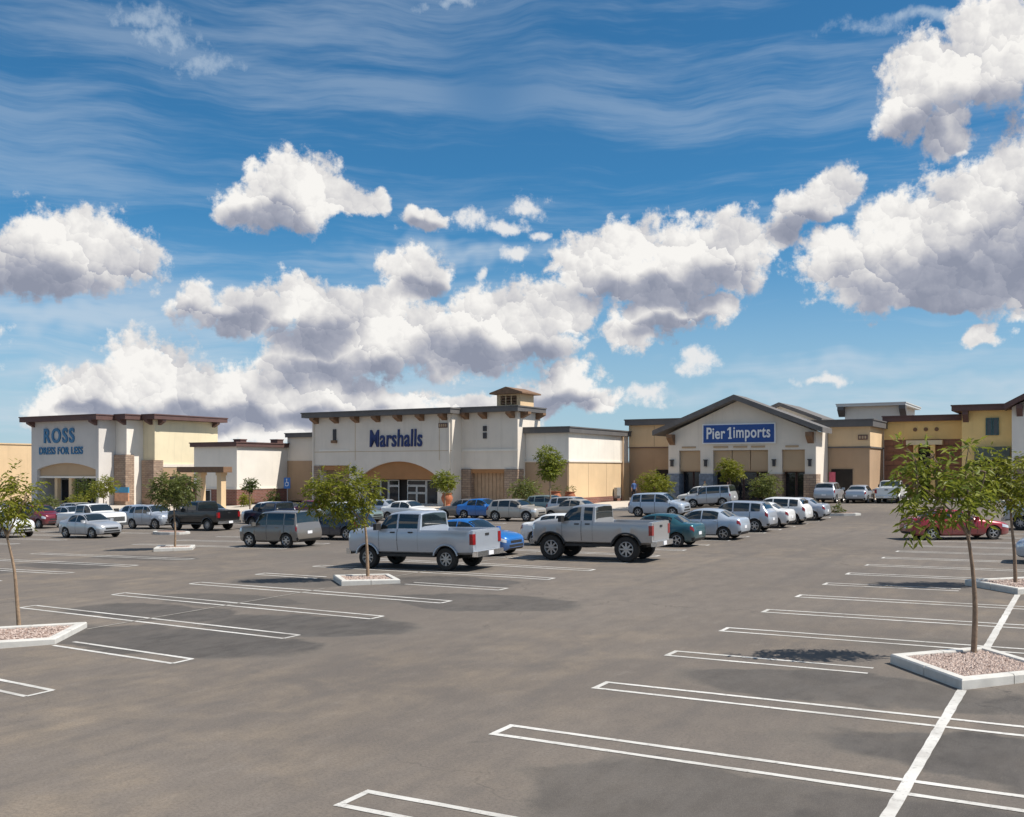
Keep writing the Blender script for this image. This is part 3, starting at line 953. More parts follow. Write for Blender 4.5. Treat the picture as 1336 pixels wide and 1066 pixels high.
glazing(B, [(-56.4, -55.9, f, 2.40), (-55.84, -54.95, f, 2.40), (-54.93, -54.07, f, 2.40), (-54.03, -52.9, f, 1.85), (-54.03, -52.9, 1.88, 2.40), (-52.0, -51.0, f, 1.25), (-50.98, -50.0, f, 1.25),
            (-52.0, -51.0, 1.28, 1.88), (-50.98, -50.0, 1.28, 1.88), (-52.0, -50.0, 1.91, 2.40), (-49.95, -48.3, f, 2.40)], 70.75)
fascia(B, M['fasg'], -62.75, -46.35, 69.0, 82.2, 8.02, 8.5)
for i in range(7):
    corbel(B, -61.6 + i * 2.36, 69.8, 8.02, M['wood'], w=0.5)
for a in (-59.45,):
    mb = MB(); mb.box(a - .17, a + .17, 69.70, 69.79, 5.95, 6.95)
    B.part('niche', mb, M['sconce']); B.box('niche_sill', M['wood'], a - .28, a + .28, 69.55, 69.79, 5.70, 5.95)
sconce(B, -57.2, 69.8, 3.25)
mb = MB(); mb.box(-48.05, -47.15, 69.72, 69.79, 6.85, 7.25)
pl = B.part('number_plaque', mb, M['fasb'])
for i in range(4):
    B.box('plaque_bar', M['panel'], -47.98 + i * .21, -47.84 + i * .21, 69.69, 69.72, 6.93, 7.17, parent=pl)
B.text('lettering', 'Marshalls', M['navy'], -55.40, -49.75, 69.8, 5.28, 6.80, bold=0.012, shear=0.05, depth=0.12, space=1.05)
for a in (-57.1, -48.0):
    B.box('control_joint', M['tan'], a - .03, a + .03, 69.793, 69.8, 4.1, 8.0)
B.box('control_joint', M['tan'], -62.08, -46.72, 69.793, 69.8, 4.88, 4.93)
for a in (-61.95, -46.95):
    B.part('downspout', MB().box(a - .07, a + .07, 69.66, 69.8, f, 8.0).box(a - .12, a + .12, 69.6, 69.8, 7.7, 8.0), M['cream'])
# second front, set back a little
B.part('annex_wall', MB().box(-46.70, -41.2, 71.3, 75.2, 3.35, 8.12), M['cream'])
B.part('annex_core', MB().box(-46.70, -41.2, 72.2, 75.2, f, 3.35), M['cream'])
B.box('band', M['white'], -46.65, -41.14, 71.22, 71.3, 4.85, 5.02)
for a0, a1 in ((-46.68, -45.75), (-42.4, -41.12)):
    B.part('stone_pier', MB().box(a0, a1, 71.16, 72.2, f, 3.33), M['ledge'])
B.box('gate_lintel', M['rust'], -45.75, -42.4, 71.3, 72.1, 3.0, 3.34)
for i in range(9):
    B.box('gate_slat', M['slat'], -45.73 + i * .368, -45.40 + i * .368, 71.75, 71.82, f, 3.0)
B.box('gate_back', M['tanb'], -45.75, -42.4, 71.95, 72.15, f, 3.0)
fascia(B, M['fasg'], -47.3, -40.75, 70.55, 75.4, 8.12, 8.58)
for a in (-46.2, -44.4, -41.7):
    corbel(B, a, 71.3, 8.12, M['wood'], w=0.5)
for b in (72.0, 74.6):
    corbel_side(B, -41.2, b, 8.12, M['wood'], w=0.5)
mb = MB(); mb.box(-44.53, -44.19, 71.20, 71.29, 6.55, 6.98); mb.box(-44.53, -44.19, 71.20, 71.29, 5.92, 6.42)
B.part('niche', mb, M['sconce'])
# cupola
def cbox(mb, a0, a1, b0, b1, z0, z1): return mb.box(a0 + 1.40, a1 + 1.40, b0 - 2.45, b1 - 2.45, z0 - (0.18 if z0 > 8.6 else 0), z1 - 0.18)
mb = MB()
cbox(mb, -45.3, -43.0, 74.9, 77.2, 8.58, 8.95); cbox(mb, -45.3, -44.95, 74.9, 77.2, 8.95, 9.72); cbox(mb, -43.35, -43.0, 74.9, 77.2, 8.95, 9.72); cbox(mb, -44.95, -43.35, 76.9, 77.2, 8.95, 9.72)
cbox(mb, -45.3, -43.0, 74.9, 77.2, 9.72, 9.86)
cup = B.part('cupola', mb, M['sand'])
for i in range(3):
    B.part('louvre_slat', cbox(MB(), -44.95, -43.35, 74.95, 75.06, 9.03 + i * .24, 9.17 + i * .24), M['wood'], parent=cup)
for a in (-44.42, -43.88):
    B.part('mullion', cbox(MB(), a - .04, a + .04, 74.88, 74.94, 8.95, 9.72), M['sand'], parent=cup)
mb = MB()
mb.prism([(a + 1.40, z - .18) for a, z in ((-45.75, 9.86), (-42.55, 9.86), (-42.55, 9.98), (-44.15, 10.46), (-45.75, 9.98))], 71.95, 75.25)
B.part('cupola_roof', mb, M['wood'], parent=cup)

# --- side wing with the sunlit wall
f = 0.40
B = Bld('tan_side_wing', -39.5, 78, f, 'white and tan shop wing whose side wall is in full sun')
B.part('wall', MB().box(-41.18, -37.13, 72.6, 84.66, 3.92, 6.33), M['white'])
B.part('lower_wall', MB().box(-41.18, -37.10, 72.57, 84.66, f, 3.92), M['sand'])
B.box('front_panel', M['tanb'], -41.1, -37.2, 72.50, 72.57, f, 3.86)
B.box('belt_course', M['cream'], -41.18, -37.02, 72.48, 84.66, 3.92, 4.04)
B.box('pilaster', M['sand'], -37.10, -37.0, 83.2, 84.6, f, 3.9)
B.box('plinth', M['brick'], -37.10, -37.03, 72.7, 83.1, f, 0.95)
for b in (76.2, 79.8):
    B.box('control_joint', M['tanb'], -37.10, -37.093, b, b + .05, 0.95, 3.9)
fascia(B, M['fasg'], -41.18, -36.85, 72.2, 84.64, 6.33, 6.84)
B.part('downspout', MB().box(-37.02, -36.9, 83.0, 83.14, f, 6.3), M['panel'])
B.part('service_box', MB().box(-37.0, -36.7, 81.2, 82.0, f + .35, f + 1.3), M['steel'])

# --- gabled furnishing shop with blue sign
f = 0.72
B = Bld('gabled_home_shop', -25.5, 82, f, 'tan gabled shop with blue Pier 1 imports sign over the entrance')
B.part('side_wing', MB().box(-37.1, -31.5, 84.7, 96, 5.35, 7.35), M['sand'])
B.box('side_wing_base', M['tanb'], -37.1, -31.5, 84.75, 96, f, 5.27)
B.box('belt_course', M['fasb'], -37.1, -31.5, 84.62, 84.9, 5.27, 5.35)
B.box('side_window', M['void'], -34.4, -31.7, 84.68, 84.75, f, 3.3)
fascia(B, M['fasg'], -37.3, -27, 84.2, 96.2, 7.35, 7.9)
for a in (-34.6,):
    B.box('control_joint', M['tanb'], a - .03, a + .03, 84.695, 84.7, 5.4, 7.3)
GA0, GA1 = -31.66, -19.2
bays = [(-30.70, -28.80), (-27.70, -23.04), (-21.92, -20.07)]
wall = MB()
edges = [GA0] + [e for q in bays for e in q] + [GA1]
for i in range(0, len(edges), 2):
    wall.box(edges[i], edges[i + 1], 80.7, 82.2, f, 4.92)
wall.prism([(GA0, 4.92), (GA1, 4.92), (GA1, 6.35), (-25.6, 9.0), (GA0, 6.35)], 80.7, 82.2)
wall.box(GA0, GA1, 82.2, 95, f, 6.35)
B.part('wall', wall, M['cream'])
for i, (a0, a1) in enumerate(bays):
    cuts = [a0, a1] if i != 1 else [a0, -26.12, -24.57, a1]
    for c0, c1 in zip(cuts, cuts[1:]):
        B.box('bay_panel', M['panel'], c0 + .03, c1 - .03, 80.95, 81.1, 3.29, 4.90)
    B.box('bay_header', M['tanb'], a0, a1, 80.98, 81.3, 3.15, 3.29)
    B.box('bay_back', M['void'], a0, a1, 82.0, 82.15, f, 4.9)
    n = 2 if i != 1 else 4
    w = (a1 - a0) / n
    glazing(B, [(a0 + k * w + .02, a0 + (k + 1) * w - .02, f + .02, 3.13) for k in range(n)], 81.75, 0.06, mat=M['fasb'])
for a0, a1 in ((GA0, -30.70), (-28.80, -27.70)):
    B.part('stone_pier', MB().box(a0 - .06, a1 + .06, 80.55, 82.0, f, 2.95), M['blueg'])
for a0, a1 in ((-23.04, -21.92), (-20.07, GA1)):
    B.part('stone_pier', MB().box(a0 - .06, a1 + .06, 80.55, 82.0, f, 2.95), M['ledge'])
for a0, a1 in ((-30.42, -29.19), (-27.64, -26.38), (-25.93, -24.76), (-24.44, -23.29), (-21.61, -20.56)):
    B.box('wall_vent', M['panel'], a0, a1, 80.63, 80.69, 5.12, 5.27)
for a in (-31.30, -28.30, -22.52, -19.65):
    sconce(B, a, 80.7, 3.85)
sg = B.box('sign_board', M['letterw'], -28.55, -22.38, 80.50, 80.69, 5.45, 7.12)
B.box('sign_face', M['signblue'], -28.45, -22.48, 80.46, 80.50, 5.55, 7.02, parent=sg)
B.text('lettering', 'Pier', M['letterw'], -28.15, -26.55, 80.46, 5.85, 6.82, bold=0.018, depth=0.06, space=1.05)
B.part('lettering', MB().prism([(-26.28, 5.85), (-25.98, 5.85), (-25.98, 5.97), (-26.05, 5.97), (-26.05, 6.82), (-26.18, 6.82), (-26.36, 6.66), (-26.36, 6.54), (-26.20, 6.62), (-26.20, 5.97), (-26.28, 5.97)], 80.40, 80.46), M['letterw'])
B.text('lettering', 'imports', M['letterw'], -25.85, -22.78, 80.46, 5.62, 6.82, bold=0.018, depth=0.06, space=1.08)
th = 0.42
mb = MB()
for s in (-1, 1):
    e0 = -25.6 + s * 7.15
    ze = 6.22
    poly = [(e0, ze), (-25.6, 9.05), (-25.6, 9.05 + th), (e0, ze + th)]
    if s < 0:
        poly = poly
    else:
        poly = poly[::-1]
    mb.prism(poly, 79.7, 83.0)
B.part('gable_roof', mb, M['roofgrey'])
for a in (-31.3, -19.6):
    corbel(B, a, 80.7, 6.30, M['wood'], w=0.5, d=0.8, h=0.9)
# second gable behind
wall = MB().prism([(-27, 6.9), (-20.9, 6.9), (-20.9, 7.65), (-24.0, 8.9), (-27, 7.7)], 88, 94)
B.part('rear_gable', wall, M['white'])
mb = MB(); mb.prism([(-24.0, 8.9), (-20.3, 7.42), (-20.3, 7.74), (-24.0, 9.22)], 87.4, 94.5); mb.prism([(-27.4, 7.55), (-24.0, 8.9), (-24.0, 9.22), (-27.4, 7.87)], 87.4, 94.5)
B.part('rear_gable_roof', mb, M['roofgrey'])
# right-hand wing
wall = MB(); wall.box(-19.15, -15.82, 84.7, 90.8, 5.20, 6.82); B.part('side_wing', wall, M['sand'])
wall = MB(); wall.box(-19.15, -15.86, 84.74, 90.8, f, 5.08)
B.part('side_wing_base', wall, M['tanb'])
B.box('belt_course', M['fasg'], -19.15, -15.76, 84.64, 90.8, 5.08, 5.20)
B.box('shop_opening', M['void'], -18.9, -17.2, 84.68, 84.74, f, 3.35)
B.box('sale_poster', M['poster'], -19.05, -18.55, 84.60, 84.67, 1.6, 3.1)
mb = MB(); mb.box(-16.75, -16.0, 84.62, 84.69, 5.75, 6.15)
pl = B.part('number_plaque', mb, M['fasb'])
for i in range(3):
    B.box('plaque_bar', M['panel'], -16.68 + i * .22, -16.53 + i * .22, 84.59, 84.62, 5.83, 6.07, parent=pl)
fascia(B, M['fasg'], -21.0, -15.5, 84.2, 90.85, 6.82, 7.42)

# --- white tower showing above the roofs
B = Bld('white_roof_tower', -19, 106, 0.7, 'pale square tower showing above the roof between two shops', 'tower')
B.part('wall', MB().box(-21.6, -16.4, 102.8, 112, 0.7, 9.55), M['white'])
fascia(B, M['alu'], -22.3, -15.8, 102.1, 112, 9.55, 9.85)
for a in (-21.9, -16.1):
    corbel(B, a, 102.8, 9.55, M['fasg'], w=0.6, h=1.0)

# --- yellow shop with portal
f = 0.72
B = Bld('yellow_brick_shop', -12.7, 94, f, 'yellow shop with red brick below and a portal, behind the young tree')
B.part('wall', MB().box(-15.80, -9.62, 90.8, 104, 5.88, 7.42), M['yellow'])
B.part('brick_wall', MB().box(-15.80, -9.62, 90.88, 104, f, 5.88), M['brickbig'])
for i in range(9):
    B.box('brick_course', M['brickbig'], -15.80, -9.66, 90.83, 90.88, f + .1 + i * .57, f + .58 + i * .57)
fascia(B, M['fasb'], -15.85, -9.3, 90.3, 104.2, 7.42, 7.92)
for a in (-13.27, -12.42, -11.57):
    mb = MB()
    ring = [(a + .17 * cos(t * pi / 6), 6.72 + .17 * sin(t * pi / 6)) for t in range(12)]
    mb.prism(ring, 90.73, 90.79)
    B.part('medallion', mb, M['wood'])
for a in (-13.15, -11.80):
    mb = MB(); mb.box(a - .18, a + .18, 90.2, 90.6, f, 5.4); mb.box(a - .26, a + .26, 90.12, 90.68, f, f + .5)
    B.part('column', mb, M['yellow'])
B.box('portal_lintel', M['ivory'], -13.9, -11.05, 90.1, 90.8, 5.40, 5.78)
B.box('portal_door', M['void'], -12.95, -12.0, 90.76, 90.82, f, 5.1)

# --- ochre tower shop
B = Bld('ochre_tower_shop', -7.5, 90, f, 'ochre shop with teal framed upper window and dark awning, at the right')
B.part('wall', MB().box(-9.30, -5.62, 87.8, 104, f, 8.02), M['yellow'])
B.box('awning', M['greenawn'], -8.34, -5.8, 87.3, 87.8, 4.1, 5.12)
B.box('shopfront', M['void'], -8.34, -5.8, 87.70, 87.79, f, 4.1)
fascia(B, M['fasb'], -9.98, -5.3, 86.95, 104.2, 8.02, 8.5)
glazing(B, [(-7.55, -7.08, 6.05, 7.42), (-7.06, -6.60, 6.05, 7.42)], 87.79, 0.09, 0.12, mat=M['teal'])
corbel(B, -9.0, 87.8, 8.02, M['fasb'], h=0.9)

# --- white gabled shop at the edge
B = Bld('white_gabled_shop', -2, 90, f, 'white gabled shop with brown roof edge cut off by the right picture edge')
wall = MB().prism([(-5.60, f), (4.6, f), (4.6, 8.2), (-0.5, 10.9), (-5.60, 8.15)], 86.5, 104)
B.part('wall', wall, M['white'])
mb = MB()
mb.prism([(-6.1, 7.95), (-0.5, 11.0), (-0.5, 11.4), (-6.1, 8.4)], 85.6, 104); mb.prism([(-0.5, 11.0), (5.2, 7.95), (5.2, 8.4), (-0.5, 11.4)], 85.6, 104)
B.part('gable_roof', mb, M['fasb'])
for a in (-5.05, -4.4):
    corbel(B, a, 86.5, 8.05 + (a + 5.6) * .5, M['fasb'], h=0.9)
B.part('stone_base', MB().box(-5.4, 4.6, 86.4, 86.5, f, 4.3), M['ledge'])

# ------------------------------------------------------------------ planter islands
def island(a, b, ra, rb, label, pebbles=250, seed=1, open_gap=True):
    z = gz(a, b)
    root = lot_empty('planter_island', a, b, z)
    tag(root, label, 'planter', 'kerbed planter islands between the stalls')
    out = [(ra, 0), (0, rb), (-ra, 0), (0, -rb)]
    k = 0.17
    L = sqrt(ra * ra + rb * rb)
    sc = 1 - k * L / (ra * rb)
    def ring(f):
        return [(x * f, y * f) for x, y in out]
    s1 = 1 - 0.02 * L / (ra * rb)
    rings = [(ring(1.0), -0.20), (ring(1.0), 0.125), (ring(s1), 0.15), (ring(sc + 0.01), 0.15), (ring(sc), 0.135), (ring(sc), -0.05)]
    X0, Y0 = W2(a, b)
    for i in range(4):
        j = (i + 1) % 4
        nseg = 2
        for q in range(nseg):
            t0, t1 = q / nseg + (0.004 if q else 0), (q + 1) / nseg - (0.004 if q < nseg - 1 else 0)
            mb = MB()
            for rg, zz in rings:
                for t in (t0, t1):
                    mb.v.append((rg[i][0] + (rg[j][0] - rg[i][0]) * t, rg[i][1] + (rg[j][1] - rg[i][1]) * t, zz))
            for r_ in range(len(rings) - 1):
                mb.f.append((2 * r_, 2 * r_ + 2, 2 * r_ + 3, 2 * r_ + 1)); mb.m.append(0)
            mb.f.append(tuple(2 * r_ for r_ in range(len(rings)))); mb.m.append(0)
            mb.f.append(tuple(2 * r_ + 1 for r_ in range(len(rings)))[::-1]); mb.m.append(0)
            mb.build('kerb', M['concrete'], root)
    rnd = random.Random(seed)
    mb = MB()
    inner = ring(sc - 0.002)
    mb.add([(x, y, 0.10) for x, y in inner], [(0, 1, 2, 3)], 1)
    for _ in range(pebbles):
        while True:
            x, y = rnd.uniform(-ra, ra), rnd.uniform(-rb, rb)
            if abs(x) / ra + abs(y) / rb < sc - 0.02:
                break
        r_ = rnd.uniform(0.016, 0.038)
        th = rnd.uniform(0, pi)
        ca, sa = cos(th), sin(th)
        e1, e2, e3 = r_ * rnd.uniform(.8, 1.5), r_ * rnd.uniform(.7, 1.1), r_ * rnd.uniform(.5, .9)
        zc = 0.10 + e3 * 0.5
        mb.add([(x + e1 * ca, y + e1 * sa, zc), (x - e1 * ca, y - e1 * sa, zc), (x - e2 * sa, y + e2 * ca, zc), (x + e2 * sa, y - e2 * ca, zc), (x, y, zc + e3), (x, y, zc - e3)],
               [(0, 2, 4), (2, 1, 4), (1, 3, 4), (3, 0, 4), (2, 0, 5), (1, 2, 5), (3, 1, 5), (0, 3, 5)], 0)
    bed = mb.build('gravel_bed', [M['stone'], M['soil']], root)
    bed['kind'] = 'stuff'
    return z
island(-1.70, 17.70, 1.28, 1.62, 'planter island with pink gravel holding the nearest young tree', 2600, 1)
island(-1.70, 30.00, 1.40, 1.62, 'planter island with pink gravel, second along the white bank line', 900, 2)
island(-19.55, 12.75, 1.35, 1.75, 'planter island with pale kerb cut by the left picture edge', 900, 3)
island(-19.25, 24.05, 1.30, 1.15, 'small planter island in front of the silver crew cab pickup', 500, 4)
island(-36.4, 31.6, 1.15, 1.2, 'small pale planter island left of the grey boxy wagon', 250, 5)

def kerb_nose(a, b, w, d, label):
    z = gz(a, b)
    root = lot_empty('kerb_island', a, b, z)
    tag(root, label, 'kerb')
    n = 12
    pts = [(w * cos(2 * pi * i / n), d * sin(2 * pi * i / n)) for i in range(n)]
    MB().flat(pts, -0.1, 0.14).build('kerb', M['concrete'], root)
    MB().flat([(x * .8, y * .75) for x, y in pts], 0.13, 0.155).build('soil', M['soil'], root)
kerb_nose(-14.6, 65.6, 1.8, 0.9, 'rounded kerb island at the end of the parked car row')
kerb_nose(-46.6, 40.2, 1.3, 0.8, 'low kerb island behind the silver sedan by the black pickup')

# ------------------------------------------------------------------ trees and shrubs
def leaves(mb, rnd, lobes, sprays, leaf_l, leaf_w, per=7, droop=0.5, fill=0.45):
    tot = sum((l[3] * l[4] * l[5]) ** 0.75 for l in lobes)
    for (lx, ly, lz, rx, ry, rz) in lobes:
        n = max(3, int(sprays * (rx * ry * rz) ** 0.75 / tot))
        for _ in range(n):
            d = Vector((rnd.gauss(0, 1), rnd.gauss(0, 1), rnd.gauss(0, 1))).normalized()
            rr = fill + (1 - fill) * rnd.random() ** 0.7
            p = Vector((lx + d.x * rx * rr, ly + d.y * ry * rr, lz + d.z * rz * rr))
            ax = (d + Vector((rnd.uniform(-.7, .7), rnd.uniform(-.7, .7), rnd.uniform(-.5, .4)))).normalized()
            for k in range(per):
                ax = (ax + Vector((0, 0, -droop / per * rnd.uniform(.6, 1.6)))).normalized()
                p = p + ax * leaf_l * 0.30
                s = ax.cross(Vector((rnd.uniform(-.4, .4), rnd.uniform(-.4, .4), 1))).normalized()
                sd_ = 1 if k % 2 else -1
                ld = (ax * 0.62 + s * sd_ * 0.8 + Vector((0, 0, rnd.uniform(-.7, .1)))).normalized()
                ls = ld.cross(Vector((rnd.uniform(-1, 1), rnd.uniform(-1, 1), rnd.uniform(.2, 1)))).normalized()
                L = leaf_l * rnd.uniform(.7, 1.25); w = leaf_w * rnd.uniform(.8, 1.2)
                nn = ld.cross(ls) * w * 0.22
                mb.add([p, p + ld * L * .45 + ls * w / 2 - nn, p + ld * L - nn * .6, p + ld * L * .45 - ls * w / 2 - nn], [(0, 1, 2), (0, 2, 3)])

def tree(name, label, X, Y, z, trunk, rad, limbs, lobes, sprays, ll, lw, leaf, bark, seed, per=7, droop=.5, group=None, cat='tree', fill=.45):
    rnd = random.Random(seed)
    root = empty(name, (X, Y, z))
    tag(root, label, cat, group)
    n = len(trunk)
    tb = MB()
    def curve(pts, sub=5):
        out = []
        P = [Vector(p) for p in pts]
        for i in range(len(P) - 1):
            p0, p1, p2, p3 = P[max(i - 1, 0)], P[i], P[i + 1], P[min(i + 2, len(P) - 1)]
            for k in range(sub):
                t = k / sub
                out.append(0.5 * ((2 * p1) + (p2 - p0) * t + (2 * p0 - 5 * p1 + 4 * p2 - p3) * t * t + (3 * p1 - p0 - 3 * p2 + p3) * t ** 3))
        out.append(P[-1])
        return out
    ct = curve(trunk)
    m_ = len(ct)
    tb.tube(ct, [rad * (1.25 if i == 0 else 1.0) * (1 - 0.55 * i / (m_ - 1)) for i in range(m_)], 10)
    tips = []
    for lm in limbs:
        cl = curve(lm, 4)
        k = len(cl)
        tb.tube(cl, [rad * 0.5 * (1 - 0.75 * i / (k - 1)) for i in range(k)], 7)
        tips.append(cl[-1])
    top = Vector(trunk[-1])
    for (lx, ly, lz, rx, ry, rz) in lobes:
        c = Vector((lx, ly, lz))
        src = min([top] + tips, key=lambda q: (q - c).length)
        for _ in range(3):
            e = c + Vector((rnd.uniform(-.6, .6) * rx, rnd.uniform(-.6, .6) * ry, rnd.uniform(-.4, .7) * rz))
            mid = (src + e) / 2 + Vector((rnd.uniform(-.08, .08), rnd.uniform(-.08, .08), rnd.uniform(-.02, .12)))
            cl = curve([src, mid, e], 3)
            k = len(cl)
            tb.tube(cl, [rad * 0.24 * (1 - 0.75 * i / (k - 1)) for i in range(k)], 5)
    tb.build('trunk', bark, root, smooth=60)
    lb = MB()
    leaves(lb, rnd, lobes, sprays, ll, lw, per, droop, fill)
    cr = lb.build('crown', leaf, root)
    cr['kind'] = 'stuff'
    return root

def at_lot(a, b):
    X, Y = W2(a, b)
    return X, Y, ground_z(X, Y)

LOTG = 'young trees standing in the parking lot'
tree('young_tree', 'slender young tree with drooping leaves in the nearest gravel island', 7.90, 17.06, 0.20,
     [(0, 0, -.1), (.03, 0, .7), (.0, .02, 1.4), (-.08, .02, 1.98)], 0.052,
     [[(-.06, .02, 1.9), (-.22, -.02, 2.25), (-.62, -.05, 2.62), (-1.0, -.1, 2.9)], [(-.07, .02, 1.95), (-.05, .05, 2.5), (-.1, .08, 3.1), (-.06, .05, 3.5)],
      [(-.5, -.03, 2.5), (-.8, -.15, 2.45), (-1.05, -.2, 2.25)], [(-.07, .05, 2.4), (.1, -.05, 2.8), (.16, -.1, 3.1)], [(-.62, -.05, 2.62), (-.6, .1, 3.0), (-.62, .15, 3.35)]],
     [(-.55, .05, 2.98, .30, .34, .26), (-1.0, -.05, 2.92, .24, .28, .34), (-.42, .0, 2.52, .32, .34, .22), (.0, 0, 2.92, .22, .26, .30), (-1.14, -.05, 3.36, .13, .16, .22), (-.85, .1, 2.62, .22, .24, .16),
      (-.06, .05, 3.42, .16, .2, .18), (-1.06, -.2, 2.24, .16, .18, .12), (-.82, -.15, 2.30, .12, .16, .10), (-.08, -.05, 2.55, .22, .26, .20), (-.75, .1, 3.3, .2, .25, .2)],
     260, 0.185, 0.054, M['leaf1'], M['bark'], 11, per=5, droop=.55, group=LOTG, fill=.25)
tree('young_tree', 'yellow green young tree in the second island beside the red coupe', 13.68, 27.07, 0.27,
     [(0, 0, -.1), (-.03, 0, .8), (-.10, 0, 1.5), (-.14, 0, 2.1)], 0.055,
     [[(-.14, 0, 2.0), (-.4, 0, 2.5), (-.7, .05, 2.9)], [(-.14, 0, 2.1), (-.05, .1, 2.6), (.05, .1, 3.1)], [(-.12, 0, 2.0), (.2, -.1, 2.4), (.45, -.1, 2.7)]],
     [(-.75, .05, 2.85, .42, .45, .38), (-.1, .05, 2.95, .5, .5, .42), (-.45, 0, 2.4, .42, .45, .32), (.42, -.05, 2.65, .48, .5, .42), (-1.1, 0, 2.6, .28, .3, .25), (-.5, .1, 3.25, .28, .3, .2), (.1, 0, 2.25, .3, .35, .25)],
     340, 0.17, 0.055, M['leaf2'], M['bark'], 12, per=8, droop=.6, group=LOTG, fill=.3)
tree('young_tree', 'leaning young tree in the island cut by the left picture edge', -11.0, 22.24, -0.13,
     [(0, 0, -.1), (-.06, 0, .7), (-.12, 0, 1.3), (-.28, 0, 2.0)], 0.05,
     [[(-.26, 0, 1.9), (-.25, 0, 2.4), (-.2, .05, 2.9)], [(-.28, 0, 2.0), (-.5, .05, 2.4), (-.6, .1, 2.8)], [(-.27, 0, 1.95), (-.05, -.05, 2.4), (.15, -.05, 2.8)]],
     [(-.2, 0, 2.72, .42, .42, .36), (.16, 0, 2.98, .28, .3, .32), (-.5, .05, 2.85, .42, .42, .38), (-.1, 0, 3.28, .2, .22, .2), (-.08, 0, 2.42, .26, .28, .18), (-.7, 0, 2.65, .3, .3, .25)],
     230, 0.14, 0.042, M['leaf2'], M['bark2'], 13, per=7, droop=.6, group=LOTG, fill=.3)
tree('young_tree', 'spreading yellow green tree in the island before the crew cab pickup', -4.47, 30.92, 0.0,
     [(0, 0, -.1), (-.02, 0, .6), (-.05, 0, 1.2), (-.10, 0, 1.75)], 0.06,
     [[(-.1, 0, 1.6), (-.5, 0, 2.1), (-1.0, 0, 2.5), (-1.4, .05, 2.75)], [(-.1, 0, 1.7), (-.2, .1, 2.3), (-.5, .1, 2.9)], [(-.1, 0, 1.65), (.1, -.05, 2.2), (.2, -.05, 2.7)]],
     [(-.9, 0, 2.5, .55, .6, .40), (-1.5, .05, 2.72, .36, .4, .32), (-.2, 0, 2.6, .48, .5, .40), (-.67, 0, 2.95, .48, .5, .32), (-.35, 0, 1.95, .36, .4, .26), (-1.15, 0, 2.1, .4, .4, .24), (-1.3, 0, 2.98, .3, .3, .2), (.15, 0, 2.85, .24, .3, .22), (-1.75, 0, 2.4, .2, .25, .18)],
     500, 0.15, 0.055, M['leaf2'], M['bark2'], 14, per=7, droop=.4, group=LOTG, fill=.3)
tree('young_tree', 'round young tree in the small island between the silver crossover and the black pickup', -15.46, 45.69, -0.24,
     [(0, 0, -.1), (.02, 0, .7), (-.02, 0, 1.4), (-.05, 0, 2.1)], 0.055,
     [[(-.05, 0, 2.0), (-.4, 0, 2.5), (-.7, 0, 2.8)], [(-.05, 0, 2.1), (.2, 0, 2.5), (.5, 0, 2.8)]],
     [(-.15, 0, 2.9, .65, .65, .45), (.4, 0, 2.65, .55, .55, .42), (-.65, 0, 2.65, .5, .5, .42), (.1, 0, 2.4, .6, .6, .3), (.65, 0, 2.95, .3, .3, .25), (-.45, 0, 2.2, .4, .4, .25)],
     520, 0.16, 0.06, M['leaf3'], M['bark2'], 15, per=7, droop=.4, group=LOTG, fill=.35)

def shop_tree(name, label, a, b, zb, zc, rx, rz, leaf, seed, n=330, ll=.20, lw=.085, cat='tree', trunk=True, lean=0.0):
    X, Y = W2(a, b)
    rnd = random.Random(seed)
    h = zc - zb
    lobes = [(0, 0, h, rx * .6, rx * .6, rz * .6)]
    for i in range(6):
        t = 2 * pi * i / 6 + rnd.uniform(-.3, .3)
        lobes.append((cos(t) * rx * .52, sin(t) * rx * .5, h + rnd.uniform(-.4, .4) * rz, rx * rnd.uniform(.36, .5), rx * .42, rz * rnd.uniform(.38, .55)))
    lobes.append((rnd.uniform(-.3, .3) * rx, 0, h + rz * .55, rx * .4, rx * .4, rz * .42))
    t0 = max(h - rz * .75, 0.2)
    return tree(name, label, X, Y, zb, [(0, 0, -.15), (.03, 0, t0 * .5), (lean, 0, t0)], 0.075 if trunk else .04,
                [[(lean, 0, t0 * .9), (-rx * .3, 0, t0 + rz * .4), (-rx * .5, 0, h)], [(lean, 0, t0 * .9), (rx * .3, 0, t0 + rz * .4), (rx * .45, 0, h + .1)]],
                lobes, n, ll, lw, leaf, M['bark2'], seed, per=6, droop=.4, group='trees and bushes along the shop fronts', cat=cat, fill=.3)
shop_tree('street_tree', 'olive green tree in front of the stone pier of the left shop', -78.6, 60.0, -.55, 1.70, 1.4, 1.1, M['leaf2'], 21)
shop_tree('street_tree', 'slim leafy tree before the dark entrance of the left shop', -83.0, 61.5, -.75, 1.45, 1.2, 1.0, M['leaf4'], 22)
shop_tree('street_tree', 'little round tree before the white link building', -60.6, 60.4, -.5, 1.95, .62, .56, M['leaf4'], 23, 120)
shop_tree('street_tree', 'bright green tree right of the arched doorway', -44.6, 65.6, -.02, 2.20, 1.0, 1.0, M['leaf1'], 24)
shop_tree('street_tree', 'tall narrow tree before the corner of the sunlit wall', -33.2, 62.0, .02, 3.15, .80, .62, M['leaf1'], 25, 260)
shop_tree('street_tree', 'pale olive dome shaped tree before the shaded wall panels', -38.5, 67.8, .02, 1.75, 1.3, .85, M['leaf3'], 26)
shop_tree('street_tree', 'dense bright green tree left of the gabled shop entrance', -29.7, 72.98, .42, 2.05, 1.35, 1.15, M['leaf2'], 27, 460)
shop_tree('street_tree', 'tree with tall bare trunk before the middle of the gabled shop', -24.8, 76.4, .45, 3.30, 1.1, .85, M['leaf2'], 28)
